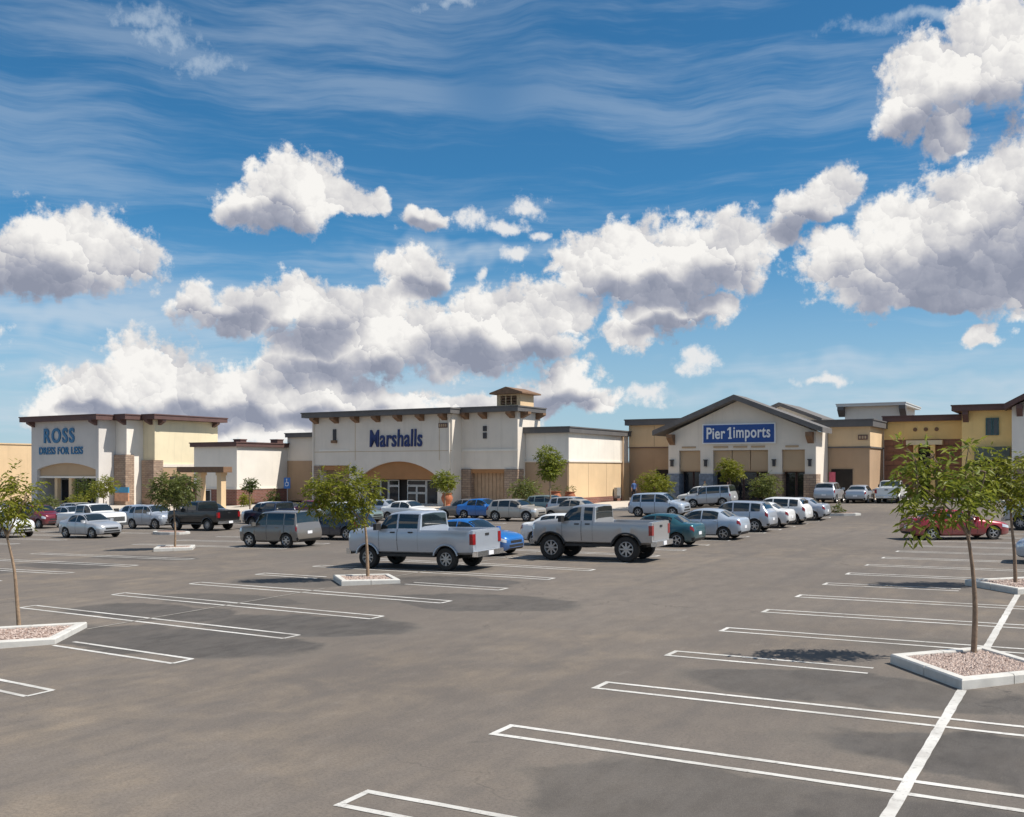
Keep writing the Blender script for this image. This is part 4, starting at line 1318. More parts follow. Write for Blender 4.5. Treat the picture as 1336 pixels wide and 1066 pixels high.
shop_tree('street_tree', 'broad olive green tree right of the gabled shop entrance', -22.2, 76.6, .45, 2.0, 1.3, 1.1, M['leaf3'], 29, 460)
shop_tree('shrub', 'broad shrub before the tan columns of the left shop', -80.4, 55.6, -.9, .35, 1.1, .75, M['leaf3'], 31, 200, cat='bush', trunk=False)
shop_tree('shrub', 'yellowish shrub right of the broad one at the left shop', -77.6, 56.6, -.88, .40, 1.0, .85, M['leaf2'], 32, 200, cat='bush', trunk=False)
shop_tree('shrub', 'dark shrub at the brick corner beside the arched shop', -64.6, 67.2, .0, .75, .65, .7, M['leaf4'], 33, 110, cat='bush', trunk=False)
shop_tree('shrub', 'small light shrub on the brick base of the link building', -66.3, 65.6, -.1, .6, .55, .55, M['leaf2'], 34, 90, cat='bush', trunk=False)
shop_tree('shrub', 'low shrub on the kerb island at the end of the car row', -14.3, 65.6, .30, .62, .5, .32, M['leaf4'], 35, 70, cat='bush', trunk=False)
shop_tree('shrub', 'low green bush behind the dark navy hatchback', -47.9, 56.5, -.3, .55, .9, .6, M['leaf1'], 36, 150, cat='bush', trunk=False)
# upper crown of the tall narrow tree
_o = [o for o in bpy.data.objects if o.get('label', '').startswith('tall narrow tree')][0]
_mb = MB(); leaves(_mb, random.Random(77), [(-.12, 0, 4.15, .72, .7, .52), (.3, 0, 3.95, .5, .5, .38), (-.3, 0, 4.5, .42, .42, .3), (.62, 0, 3.75, .28, .3, .22)], 260, .20, .085, 6, .4, .3)
_c = _mb.build('crown', M['leaf1'], _o); _c['kind'] = 'stuff'
_mb = MB(); _mb.tube([(0, 0, 2.5), (-.05, 0, 3.2), (-.1, 0, 4.1)], [.05, .045, .02], 7); _mb.build('limb', M['bark2'], _o, smooth=60)

# ------------------------------------------------------------------ urns, sign, people
def urn(a, b, h, label, seed):
    X, Y = W2(a, b)
    z = max(floor_z(a), ground_z(X, Y)) if b > 65.2 else ground_z(X, Y)
    root = empty('urn_planter', (X, Y, z))
    tag(root, label, 'planter', 'terracotta urns on the pavement')
    s = h
    MB().lathe([(0, 0), (.26 * s, 0), (.30 * s, .05 * s), (.24 * s, .12 * s), (.42 * s, .45 * s), (.46 * s, .65 * s), (.36 * s, .86 * s), (.34 * s, .92 * s), (.42 * s, .97 * s), (.42 * s, 1.0 * s), (.34 * s, 1.0 * s), (.32 * s, .9 * s), (0, .9 * s)], 22).build('pot', M['terracotta'], root, smooth=50)
    mb = MB()
    leaves(mb, random.Random(seed), [(0, 0, 1.15 * s, .28 * s, .28 * s, .25 * s)], 40, .16, .05, 5, .4)
    c = mb.build('plant', M['leaf4'], root); c['kind'] = 'stuff'
urn(-36.2, 71.0, 1.0, 'terracotta urn with dark plant at the corner of the sunlit wall', 1)
urn(-36.6, 69.2, 1.1, 'terracotta urn left of the other one, behind the grey lifted pickup', 2)
urn(-45.6, 67.4, 1.05, 'terracotta urn on the pavement right of the arched doorway', 3)

def post_sign(a, b, label):
    X, Y = W2(a, b)
    z = max(floor_z(a), ground_z(X, Y))
    root = empty('parking_sign', (X, Y, z), -ALPHA + .2)
    tag(root, label, 'sign')
    MB().tube([(0, 0, 0), (0, 0, 2.35)], [.035, .035], 8).build('post', M['steel'], root)
    f_ = MB().box(-.33, .33, -.06, -.04, 1.35, 2.35).build('sign_face', M['signface'], root)
    # wheelchair symbol: head, body, seat and wheel as flat white shapes
    mb = MB()
    def disc(cx, cz, r_, n=14, r2=0.0):
        if r2:
            mb.add([(cx + rr * cos(2 * pi * i / n), -.064, cz + rr * sin(2 * pi * i / n)) for rr in (r_, r2) for i in range(n)],
                   [(i, (i + 1) % n, n + (i + 1) % n, n + i) for i in range(n)])
        else:
            mb.prism([(cx + r_ * cos(2 * pi * i / n), cz + r_ * sin(2 * pi * i / n)) for i in range(n)], -.064, -.061)
    disc(-.03, 2.20, .055)
    mb.box(-.06, .0, -.064, -.061, 1.88, 2.13); mb.box(.0, .15, -.064, -.061, 1.88, 1.94); mb.box(.10, .16, -.064, -.061, 1.62, 1.88)
    disc(-.03, 1.75, .19, 18, .14)
    mb.build('wheelchair_symbol', M['letterw'], f_)
post_sign(-63.8, 68.3, 'blue accessible parking sign beside the brick corner')

def person(X, Y, z, rz, h, top, legs, label, arm=0.0, stride=0.12):
    bm = bmesh.new()
    sk = bm.verts.layers.skin.verify()
    vs_ = {}
    def V(n, co, r_, root=False):
        v = bm.verts.new(Vector(co) * h)
        v[sk].radius = (r_ * h, r_ * h * .82)
        v[sk].use_root = root
        vs_[n] = v
    def E_(*ns):
        for p, q in zip(ns, ns[1:]):
            bm.edges.new((vs_[p], vs_[q]))
    V('pelvis', (0, 0, .52), .085, True); V('waist', (0, 0, .61), .078); V('chest', (0, .005, .72), .092); V('neck0', (0, 0, .82), .045); V('neck', (0, -.005, .855), .030)
    V('head0', (0, -.012, .895), .050); V('head1', (0, -.010, .94), .058); V('head2', (0, 0, .975), .040)
    E_('pelvis', 'waist', 'chest', 'neck0', 'neck', 'head0', 'head1', 'head2')
    for s, n in ((-1, 'l'), (1, 'r')):
        st = stride * s
        V('hip' + n, (.05 * s, 0, .49), .062); V('kn' + n, (.055 * s, -st * .4, .28), .040); V('an' + n, (.055 * s, st * .3, .045), .026); V('to' + n, (.065 * s, st * .3 - .10, .018), .020)
        E_('pelvis', 'hip' + n, 'kn' + n, 'an' + n, 'to' + n)
        V('sh' + n, (.105 * s, 0, .79), .042); V('el' + n, (.135 * s, .02 + arm * .2, .62), .028); V('wr' + n, (.14 * s, -.03 - arm, .48 + arm), .019); V('ha' + n, (.14 * s, -.045 - arm, .435 + arm), .021)
        E_('chest', 'sh' + n, 'el' + n, 'wr' + n, 'ha' + n)
    me = bpy.data.meshes.new('person')
    bm.to_mesh(me); bm.free()
    o = bpy.data.objects.new('person_tmp', me)
    C.objects.link(o)
    o.modifiers.new('skin', 'SKIN')
    sub = o.modifiers.new('sub', 'SUBSURF'); sub.levels = 2; sub.render_levels = 2
    dg = bpy.context.evaluated_depsgraph_get()
    me2 = bpy.data.meshes.new_from_object(o.evaluated_get(dg))
    bpy.data.objects.remove(o)
    me2.materials.clear()
    for mt in (M['skin'], top, legs, M['hair'], M['black']):
        me2.materials.append(mt)
    for p in me2.polygons:
        c = p.center / h
        if c.z > .945 or (c.z > .88 and c.y > .012): i = 3
        elif c.z > .845: i = 0
        elif abs(c.x) > .112 and c.z < .60: i = 0
        elif c.z > .535: i = 1
        elif c.z > .04: i = 2
        else: i = 4
        p.material_index = i
        p.use_smooth = True
    r_ = bpy.data.objects.new('person', me2)
    C.objects.link(r_)
    r_.location = (X, Y, z); r_.rotation_euler = (0, 0, rz)
    tag(r_, label, 'person')
X, Y = W2(-35.6, 82.4); person(X, Y, floor_z(-35.6) + .0, .4, 1.80, M['shirt'], M['jeans'], 'person in blue shirt and dark trousers on the beige pavement', 0, .14)
X, Y = W2(-28.0, 79.6); person(X, Y, floor_z(-28.0), -1.2, 1.70, M['blouse'], M['jeans'], 'person in cream top by the gabled shop doorway', .05, .10)
X, Y = W2(-26.2, 80.0); person(X, Y, floor_z(-26.2), 1.0, 1.65, M['pink'], M['jeans'], 'person in rose top walking into the gabled shop', .05, .16)

# ------------------------------------------------------------------ vehicles
# stations: fraction from the nose, underside, shoulder, top (of height), shoulder half width, roof half width (of half width), bed floor
SED = [(0, .22, .42, .46, .68, .58), (.025, .16, .47, .53, .84, .72), (.08, .14, .53, .59, .94, .80), (.18, .14, .58, .645, .99, .84), (.28, .14, .61, .68, 1, .86), (.315, .14, .62, .73, 1, .84), (.445, .14, .63, .965, 1, .74),
       (.55, .14, .635, 1.0, 1, .72), (.68, .14, .64, .985, 1, .71), (.755, .14, .65, .925, 1, .70), (.875, .15, .665, .735, .98, .78), (.955, .16, .66, .715, .94, .78), (.988, .20, .61, .67, .87, .72), (1, .27, .50, .55, .82, .68)]
SUVS = [(0, .22, .46, .52, .70, .60), (.025, .17, .52, .58, .87, .75), (.08, .15, .56, .63, .95, .82), (.19, .15, .59, .665, 1, .86), (.26, .15, .60, .69, 1, .86), (.295, .15, .61, .75, 1, .85), (.405, .15, .62, .965, 1, .78),
        (.52, .15, .63, 1.0, 1, .77), (.75, .15, .64, .985, 1, .76), (.885, .15, .65, .955, .99, .75), (.95, .16, .66, .74, .96, .80), (.985, .18, .58, .63, .93, .82), (1, .25, .46, .50, .88, .78)]
VANS = [(0, .20, .44, .50, .72, .62), (.025, .15, .49, .55, .88, .76), (.07, .13, .53, .59, .95, .82), (.14, .13, .56, .63, 1, .86), (.19, .13, .575, .66, 1, .86), (.22, .13, .58, .71, 1, .85), (.36, .13, .59, .965, 1, .77),
        (.50, .13, .60, 1.0, 1, .77), (.76, .13, .605, .99, 1, .77), (.915, .13, .61, .96, .99, .76), (.965, .15, .615, .70, .96, .80), (.99, .17, .56, .60, .93, .82), (1, .24, .44, .48, .88, .78)]
WAG = [(0, .22, .48, .53, .84, .76), (.02, .17, .53, .57, .94, .84), (.07, .15, .56, .61, .98, .87), (.17, .15, .575, .63, 1, .89), (.25, .15, .58, .645, 1, .89), (.28, .15, .585, .70, 1, .87), (.375, .15, .59, .965, 1, .83),
       (.50, .15, .595, 1.0, 1, .83), (.78, .15, .60, .995, 1, .83), (.945, .15, .60, .975, .995, .83), (.972, .16, .60, .68, .98, .86), (.985, .18, .56, .60, .97, .88), (1, .24, .46, .50, .95, .86)]
COU = [(0, .24, .40, .44, .64, .54), (.025, .17, .46, .51, .82, .70), (.08, .14, .52, .58, .93, .79), (.19, .14, .58, .645, .99, .83), (.31, .14, .62, .685, 1, .85), (.345, .14, .63, .735, 1, .82), (.48, .14, .645, .96, 1, .70),
       (.57, .14, .65, 1.0, 1, .68), (.66, .14, .66, .985, 1, .67), (.73, .14, .67, .93, 1, .68), (.875, .15, .69, .755, .98, .78), (.955, .16, .68, .735, .93, .77), (.988, .20, .62, .68, .86, .71), (1, .27, .50, .55, .80, .66)]
def pick(cab):
    c = cab
    return [(0, .31, .55, .60, .82, .74), (.016, .27, .61, .655, .94, .84), (.05, .26, .64, .685, .985, .88), (.17, .26, .66, .71, 1, .89), (.235, .26, .668, .72, 1, .89), (.265, .26, .672, .76, 1, .87), (.345, .26, .676, .97, 1, .82),
            (.42, .26, .678, 1.0, 1, .81), (c - .018, .26, .68, .992, 1, .81), (c - .004, .26, .68, .972, 1, .81), (c, .26, .68, .70, 1, .86), (c + .004, .26, .678, 0, 1, .86, .44), (.78, .26, .678, 0, 1, .86, .44),
            (.975, .27, .678, 0, .99, .86, .44), (.978, .27, .678, .683, .985, .86), (1, .28, .672, .678, .975, .86)]

def section(st, W, H):
    f, zb, zs, zt, ws, wt = st[:6]
    zb, zs, zt = zb * H, zs * H, zt * H
    ws, wt = ws * W / 2, wt * W / 2
    hh = zs - zb
    pts = [(0, zb), (ws * .84, zb), (ws * .955, zb + .10 * hh), (ws, zb + .52 * hh), (ws * .985, zs - .13 * hh), (ws * .95, zs)]
    if len(st) > 6:
        bz = st[6] * H
        wi = ws - .09
        pts += [(wi + .02, zs), (wi, zs - .03), (wi, bz), (0, bz)]
    else:
        wm = (ws * .95 + wt) / 2
        gh = zt - zs
        pts += [(wm + .028 * gh, zs + gh * .45), (wt, zt - min(.07, gh * .25)), (wt * .86, zt - min(.022, gh * .08)), (0, zt)]
    return pts

class Loft:
    def __init__(s, stations, L, W, H):
        s.n = len(stations)
        s.L = L
        cols = []
        for st in stations:
            row = [L / 2 - st[0] * L]
            for y, z in section(st, W, H):
                row += [y, z]
            cols.append(row)
        s.k = len(cols[0])
        s.cols = cols
        s.slopes = []
        for i in range(s.n):
            r_ = []
            for j in range(s.k):
                if i == 0 or i == s.n - 1:
                    d = cols[1][j] - cols[0][j] if i == 0 else cols[-1][j] - cols[-2][j]
                    r_.append(d)
                else:
                    d0 = cols[i][j] - cols[i - 1][j]; d1 = cols[i + 1][j] - cols[i][j]
                    r_.append(0 if d0 * d1 <= 0 else 2 * d0 * d1 / (d0 + d1))
            s.slopes.append(r_)
    def row(s, q):
        q = min(max(q, 0), s.n - 1)
        i = min(int(q), s.n - 2)
        t = q - i
        h00 = 2 * t ** 3 - 3 * t * t + 1; h10 = t ** 3 - 2 * t * t + t; h01 = -2 * t ** 3 + 3 * t * t; h11 = t ** 3 - t * t
        a, b, c, d = s.cols[i], s.cols[i + 1], s.slopes[i], s.slopes[i + 1]
        return [h00 * a[j] + h10 * c[j] + h01 * b[j] + h11 * d[j] for j in range(s.k)]
    def pt(s, q, t):
        r_ = s.row(q)
        sg = 1
        if t > 9:
            t = 18 - t; sg = -1
        i = min(int(t), 8)
        f = t - i
        y = r_[1 + 2 * i] * (1 - f) + r_[3 + 2 * i] * f
        z = r_[2 + 2 * i] * (1 - f) + r_[4 + 2 * i] * f
        return Vector((r_[0], y * sg, z))
    def q_of_x(s, x):
        lo, hi = 0.0, float(s.n - 1)
        for _ in range(40):
            m_ = (lo + hi) / 2
            if s.row(m_)[0] > x: lo = m_
            else: hi = m_
        return lo
    def patch(s, q0, q1, t0, t1, nq=5, nt=3, off=0.006, centre=Vector((0, 0, .7)), thick=0.004):
        g = [[s.pt(q0 + (q1 - q0) * i / nq, t0 + (t1 - t0) * j / nt) for j in range(nt + 1)] for i in range(nq + 1)]
        mb = MB()
        for i in range(nq + 1):
            for j in range(nt + 1):
                du = g[min(i + 1, nq)][j] - g[max(i - 1, 0)][j]
                dv = g[i][min(j + 1, nt)] - g[i][max(j - 1, 0)]
                n_ = du.cross(dv)
                n_ = n_.normalized() if n_.length > 1e-9 else Vector((0, 0, 1))
                if n_.dot(g[i][j] - centre) < 0: n_ = -n_
                mb.v.append(tuple(g[i][j] + n_ * off))
        w = nt + 1
        for i in range(nq):
            for j in range(nt):
                mb.f.append((i * w + j, (i + 1) * w + j, (i + 1) * w + j + 1, i * w + j + 1)); mb.m.append(0)
        return mb

WHEELS = {}
def wheel_meshes(R_, wd, style):
    key = (R_, wd, style)
    if key in WHEELS:
        return WHEELS[key]
    r1 = R_ * (.66 if style != 'truck' else .60)
    h_ = wd / 2
    tyre = MB().lathe([(r1, -h_ * .9), (R_ * .92, -h_), (R_ * .985, -h_ * .72), (R_, -h_ * .3), (R_, h_ * .3), (R_ * .985, h_ * .72), (R_ * .92, h_), (r1, h_ * .9), (r1 * .97, h_ * .3), (r1 * .97, -h_ * .9), (r1, -h_ * .9)], 28, 'y').mesh('wheel', M['tyre'], 40)
    rb = MB()
    rb.lathe([(r1 * .99, h_ * .86), (r1 * .93, h_ * .92), (r1 * .86, h_ * .72), (r1 * .84, h_ * .2)], 28, 'y')
    rb.lathe([(r1 * .90, h_ * .12), (0.001, h_ * .12)], 20, 'y', 1)
    rb.lathe([(r1 * .26, h_ * .15), (r1 * .24, h_ * .75), (r1 * .12, h_ * .85), (.001, h_ * .85)], 14, 'y')
    n = {'sedan': 5, 'truck': 8, 'suv': 6}[style]
    for i in range(n):
        t = 2 * pi * i / n
        c_, s_ = cos(t), sin(t)
        w0, w1 = r1 * .13, r1 * .09
        vv = []
        for rr, ww, hh in ((r1 * .18, w0, h_ * .80), (r1 * .90, w1, h_ * .78)):
            for sd_ in (-1, 1):
                for y in (hh, hh - h_ * .35):
                    vv.append((rr * c_ - ww * sd_ * s_, y, rr * s_ + ww * sd_ * c_))
        rb.add(vv, [(0, 2, 6, 4), (0, 4, 5, 1), (2, 3, 7, 6), (1, 5, 7, 3)])
    rim = rb.mesh('rim', [M['rim'] if style != 'truck' else M['rimd'], M['black']], 35)
    WHEELS[key] = (tyre, rim)
    return WHEELS[key]

GLASSY = {
    'sedan': dict(st=SED, ws=(4.75, 5.95), rw=(9.06, 9.86), sw=[(5.35, 6.98), (7.10, 8.86)], hl=(.55, 2.1), tl=(11.1, 12.75), tt=(3.65, 4.75)),
    'coupe': dict(st=COU, ws=(4.75, 5.95), rw=(9.04, 9.88), sw=[(5.35, 7.35), (7.5, 8.7)], hl=(.55, 2.2), tl=(11.1, 12.75), tt=(3.65, 4.75)),
    'suv': dict(st=SUVS, ws=(4.75, 5.95), rw=(9.10, 9.94), sw=[(5.35, 6.94), (7.06, 7.93), (8.06, 8.95)], hl=(.55, 2.1), tl=(9.95, 11.1), tt=(3.6, 4.95)),
    'van': dict(st=VANS, ws=(4.75, 5.95), rw=(9.08, 9.94), sw=[(5.35, 6.92), (7.05, 7.93), (8.05, 8.92)], hl=(.55, 2.1), tl=(9.95, 11.1), tt=(3.6, 4.95)),
    'wagon': dict(st=WAG, ws=(4.75, 5.95), rw=(9.06, 9.96), sw=[(5.35, 6.85), (6.95, 7.93), (8.02, 8.97)], hl=(.5, 1.9), tl=(9.8, 11.3), tt=(3.5, 4.9)),
    'crew': dict(st=pick(.60), ws=(4.8, 5.95), rw=(9.12, 9.86), sw=[(5.35, 6.92), (7.06, 7.93)], hl=(.4, 1.7), tl=None, tt=None),
    'ext': dict(st=pick(.545), ws=(4.8, 5.95), rw=(9.12, 9.86), sw=[(5.35, 7.05), (7.28, 7.88)], hl=(.4, 1.7), tl=None, tt=None),
}
def vehicle(name, label, a, b, heading, kind, L, W, H, paint, R_=None, lift=0.0, group=None, cat='car', detail=True, wheelstyle=None, flare=None, world_xy=None, seams=True):
    G = GLASSY[kind]
    truck = kind in ('crew', 'ext')
    R_ = R_ or (.36 if truck else .33 if kind in ('suv', 'van', 'wagon') else .30)
    X, Y = world_xy or W2(a, b)
    root = empty(name, (X, Y, ground_z(X, Y)))
    nrm = Vector((-(ground_z(X + 1, Y) - ground_z(X - 1, Y)) / 2, -(ground_z(X, Y + 1) - ground_z(X, Y - 1)) / 2, 1)).normalized()
    hd = Vector((cos(heading), sin(heading), 0))
    fx = (hd - nrm * hd.dot(nrm)).normalized()
    fy = nrm.cross(fx)
    root.rotation_euler = Matrix((fx, fy, nrm)).transposed().to_euler()
    tag(root, label, cat, group)
    st = [s_[:1] + tuple((v + lift / H) if (i < 3 and v) else v for i, v in enumerate(s_[1:])) for s_ in G['st']]
    if lift:
        st = [s_[:6] + ((s_[6],) if len(s_) > 6 else ()) for s_ in st]
    lf = Loft(G['st'], L, W, H - lift)
    for c in lf.cols:
        for j in range(2, lf.k, 2): c[j] += lift
    xf, xr = L / 2 - L * (.175 if truck else .185), -L / 2 + L * (.205 if truck else .19)
    Ra = R_ * (1.17 if not truck else 1.20)
    # body skin with wheel arches
    qs = set()
    for i in range(lf.n - 1):
        for k in range(4): qs.add(round(i + k / 4, 4))
    qs.add(float(lf.n - 1))
    for xw in (xf, xr):
        for k in range(15):
            qs.add(round(lf.q_of_x(xw + Ra * cos(pi * k / 14)), 4))
    qs = sorted(qs)
    mb = MB()
    for q in qs:
        r_ = lf.row(q)
        x = r_[0]
        za = 0
        for xw in (xf, xr):
            if abs(x - xw) < Ra: za = max(za, R_ + sqrt(max(Ra * Ra - (x - xw) ** 2, 0)))
        ring = [(r_[1 + 2 * k], r_[2 + 2 * k]) for k in range(10)]
        zcap = ring[5][1] - .05
        ring = [(y, max(z, min(za, zcap)) if k < 5 else z) for k, (y, z) in enumerate(ring)]
        full = ring + [(-y, z) for y, z in ring[8:0:-1]]
        mb.v += [(x, y, z) for y, z in full]
    n = 18
    for i in range(len(qs) - 1):
        for k in range(n):
            mb.f.append((i * n + k, i * n + (k + 1) % n, (i + 1) * n + (k + 1) % n, (i + 1) * n + k))
            mb.m.append(1 if k in (0, 17) else 0)
    mb.f.append(tuple(range(n - 1, -1, -1))); mb.m.append(0)
    mb.f.append(tuple((len(qs) - 1) * n + k for k in range(n))); mb.m.append(0)
    body = mb.build('body', [paint, M['black']], root, smooth=38)
    ctr = Vector((0, 0, H * .5))
    P_ = lambda nm, m_, mt, par=root, sm=60: m_.build(nm, mt, par, smooth=sm)
    P_('windshield', lf.patch(G['ws'][0], G['ws'][1], 7.25, 10.75, 5, 8, centre=ctr), M['cglass'])
    P_('rear_window', lf.patch(G['rw'][0], G['rw'][1], 7.3, 10.7, 4, 8, centre=ctr), M['cglass'])
    for q0, q1 in G['sw']:
        P_('side_window', lf.patch(q0, q1, 5.18, 6.90, 6, 4, centre=ctr), M['cglass'])
        P_('side_window', lf.patch(q0, q1, 18 - 5.18, 18 - 6.90, 6, 4, centre=ctr), M['cglass'])
    for sgn in (0, 1):
        T = (lambda t: t) if not sgn else (lambda t: 18 - t)
        P_('headlight', lf.patch(G['hl'][0], G['hl'][1], T(3.55), T(4.75), 4, 3, .008, ctr), M['clear'])
        if G['tl']:
            P_('taillight', lf.patch(G['tl'][0], G['tl'][1], T(G['tt'][0]), T(G['tt'][1]), 4, 3, .010, ctr), M['red'])
        if seams and detail:
            for q in [G['sw'][0][1] + .06] + ([G['sw'][1][1] + .05] if kind != 'coupe' else []) + [G['sw'][0][0] - .25]:
                P_('door_seam', lf.patch(q, q + .035, T(2.1), T(5.1), 1, 6, .004, ctr), M['black'])
            for q in [s_[1] - .35 for s_ in G['sw'][:2]]:
                p_ = lf.pt(q, T(4.25))
                sy = 1 if p_.y > 0 else -1
                P_('door_handle', MB().box(p_.x - .09, p_.x + .09, p_.y - .012, p_.y + .03 * sy if sy > 0 else p_.y + .012, p_.z - .022, p_.z + .022) if sy > 0 else MB().box(p_.x - .09, p_.x + .09, p_.y - .03, p_.y + .012, p_.z - .022, p_.z + .022), M['black'] if truck else paint, sm=None)
    # nose: grille, plate, lower intake
    zt = lambda f: lift + f * (H - lift)
    gw = W * (.30 if not truck else .36)
    if not truck:
        P_('grille', MB().box(L / 2 - .03, L / 2 + .008, -gw * .8, gw * .8, zt(.35), zt(.42)), M['black'], sm=None)
        P_('air_intake', MB().box(L / 2 - .04, L / 2 + .006, -gw, gw, zt(.24), zt(.31)), M['black'], sm=None)
        P_('licence_plate', MB().box(-L / 2 - .014, -L / 2 + .01, -.16, .16, zt(.37), zt(.37) + .13), M['plate'], sm=None)
        P_('bumper', lf.patch(lf.n - 2.6, lf.n - 1.02, 1.4, 2.35, 4, 2, .008, ctr), M['black'])
        P_('bumper', lf.patch(lf.n - 2.6, lf.n - 1.02, 18 - 1.4, 18 - 2.35, 4, 2, .008, ctr), M['black'])
    else:
        P_('grille', MB().box(L / 2 - .05, L / 2 + .012, -gw, gw, zt(.38), zt(.54)), M['chrome'], sm=None)
        fb = MB(); fb.box(L / 2 - .10, L / 2 + .10, -W * .43, W * .43, zt(.235), zt(.335)); P_('front_bumper', fb, M['chrome'], sm=None)
        tg = MB().box(-L / 2 - .012, -L / 2 + .01, -W * .385, W * .385, zt(.345), zt(.655))
        tg = P_('tailgate', tg, paint, sm=None)
        P_('tailgate_handle', MB().box(-L / 2 - .03, -L / 2 - .008, -.12, .12, zt(.575), zt(.615)), M['black'], tg, None)
        rbm = MB(); rbm.box(-L / 2 - .16, -L / 2 + .05, -W * .45, W * .45, zt(.235), zt(.325)); P_('rear_bumper', rbm, M['chrome'], sm=None)
        P_('licence_plate', MB().box(-L / 2 - .176, -L / 2 - .162, -.16, .16, zt(.245), zt(.245) + .14), M['plate'], sm=None)
        for sgn in (-1, 1):
            y0, y1 = sorted((sgn * W * .395, sgn * W * .494))
            P_('taillight', MB().box(-L / 2 - .02, -L / 2 + .11, y0, y1, zt(.44), zt(.62)), M['red'], sm=None)
            for xw in (xf, xr):
                ar = MB()
                ar.tube([(xw + (Ra + .02) * cos(t), sgn * (W / 2 * .985), R_ + (Ra + .02) * sin(t)) for t in [radians(15) + radians(150) * i / 14 for i in range(15)]], [.035] * 15, 6)
                P_('wheel_arch', ar, flare or paint)
        P_('running_board', MB().box(xr + Ra, xf - Ra, -W * .47, W * .47, zt(.215), zt(.262)), M['black'], sm=None)
    if detail:
        p_ = lf.pt(5.25, 5.1)
        for sgn in (-1, 1):
            s_ = 1.35 if truck else 1.0
            y0 = abs(p_.y) + .02
            mm = MB()
            prof = [(p_.x + .06 * s_, y0), (p_.x + .09 * s_, y0 + .12 * s_), (p_.x + .05 * s_, y0 + .22 * s_), (p_.x - .04 * s_, y0 + .22 * s_), (p_.x - .04 * s_, y0)]
            pr = [(x, y * sgn) for x, y in prof]
            mm.flat(pr if sgn > 0 else pr[::-1], p_.z + .0, p_.z + .16 * s_)
            P_('mirror', mm, M['black'] if truck else paint, sm=None)
    tyre, rim = wheel_meshes(R_, .20 if not truck else .28, wheelstyle or ('truck' if truck else 'suv' if kind in ('suv', 'wagon') else 'sedan'))
    wd = .20 if not truck else .28
    for xw in (xf, xr):
        for sgn in (1, -1):
            w = bpy.data.objects.new('wheel', tyre); C.objects.link(w); w.parent = root
            w.location = (xw, sgn * (W / 2 - wd / 2 - .015), R_)
            if sgn < 0: w.rotation_euler = (0, 0, pi)
            r_ = bpy.data.objects.new('rim', rim); C.objects.link(r_); r_.parent = w
    if truck:
        mm = MB()
        for xw in (xf, xr):
            mm.tube([(xw, -W * .4, R_), (xw, W * .4, R_)], [.06, .06], 8)
        mm.box(-L * .42, L * .42, -W * .22, W * .22, zt(.20), zt(.262))
        P_('chassis', mm, M['black'], sm=None)
    return root

HR = -ALPHA                      # nose towards the right end of the shops
HL = pi - ALPHA                  # nose towards the left end
silver = car_paint('silver_paint', (0.50, 0.51, 0.53), .45)
lsilver = car_paint('light_silver_paint', (0.44, 0.475, 0.53), .40)
greyp = car_paint('pewter_paint', (0.40, 0.395, 0.395), .45)
bronze = car_paint('bronze_grey_paint', (0.20, 0.185, 0.17), .4)
whitep = car_paint('white_paint', (0.74, 0.74, 0.73), .0)
blackp = car_paint('black_paint', (0.012, 0.012, 0.013), .1)
bluep = car_paint('bright_blue_paint', (0.018, 0.155, 0.48), .2)
navyp = car_paint('navy_paint', (0.02, 0.03, 0.06), .3)
tealp = car_paint('teal_paint', (0.025, 0.10, 0.125), .3)
redp = car_paint('red_paint', (0.30, 0.012, 0.022), .15)
maroon = car_paint('maroon_paint', (0.16, 0.015, 0.025), .15)
paleblue = car_paint('pale_blue_silver_paint', (0.44, 0.50, 0.58), .3)
champ = car_paint('champagne_paint', (0.46, 0.42, 0.37), .35)
dgreen = car_paint('grey_green_paint', (0.20, 0.26, 0.25), .3)

ROWM = 'cars parked in the middle bank of stalls'
vehicle('pickup_truck', 'silver crew cab pickup with four doors parked in front, tail to the right', -20.25, 28.45, HL + .04, 'crew', 5.15, 1.95, 1.98, lsilver, .385, .02, ROWM, 'pickup', flare=lsilver)
vehicle('pickup_truck', 'grey lifted extended cab pickup on big tyres, tail to the lane', -15.75, 33.3, HL + .05, 'ext', 4.72, 1.95, 2.03, greyp, .46, .12, ROWM, 'pickup', flare=M['black'])
vehicle('sedan', 'bright blue sedan with its nose behind the silver crew cab tailgate', -21.45, 33.5, HR, 'sedan', 4.1, 1.75, 1.42, bluep, group=ROWM)
vehicle('sedan', 'white sedan mostly hidden behind the grey lifted pickup', -19.9, 38.8, HR, 'sedan', 3.9, 1.75, 1.40, whitep, group=ROWM)
vehicle('sedan', 'teal sedan beside the lifted pickup tailgate', -16.3, 40.2, HL, 'sedan', 3.9, 1.7, 1.38, tealp, group=ROWM)
vehicle('sedan', 'silver blue sedan right of the teal car', -15.85, 44.75, HL, 'sedan', 4.1, 1.75, 1.42, paleblue, group=ROWM)
vehicle('crossover', 'silver crossover between the silver blue sedan and the white cars', -16.1, 50.6, HL, 'suv', 3.9, 1.8, 1.58, lsilver, group=ROWM)
vehicle('sedan', 'white sedan next beyond the silver crossover in the middle bank', -16.1, 54.2, HL, 'sedan', 3.9, 1.75, 1.40, whitep, group=ROWM)
vehicle('crossover', 'white crossover second from the far end of the middle bank', -16.0, 57.6, HL, 'suv', 3.9, 1.8, 1.56, whitep, group=ROWM)
vehicle('sedan', 'pale silver sedan at the far end of the middle bank', -15.85, 61.5, HL, 'sedan', 3.9, 1.75, 1.38, lsilver, group=ROWM)
vehicle('minivan', 'pale blue minivan before the bright green tree at the gabled shop', -25.3, 62.9, HR, 'van', 3.9, 1.8, 1.60, paleblue, group=ROWM, detail=True)
SHOPROW = 'cars parked along the shop fronts'
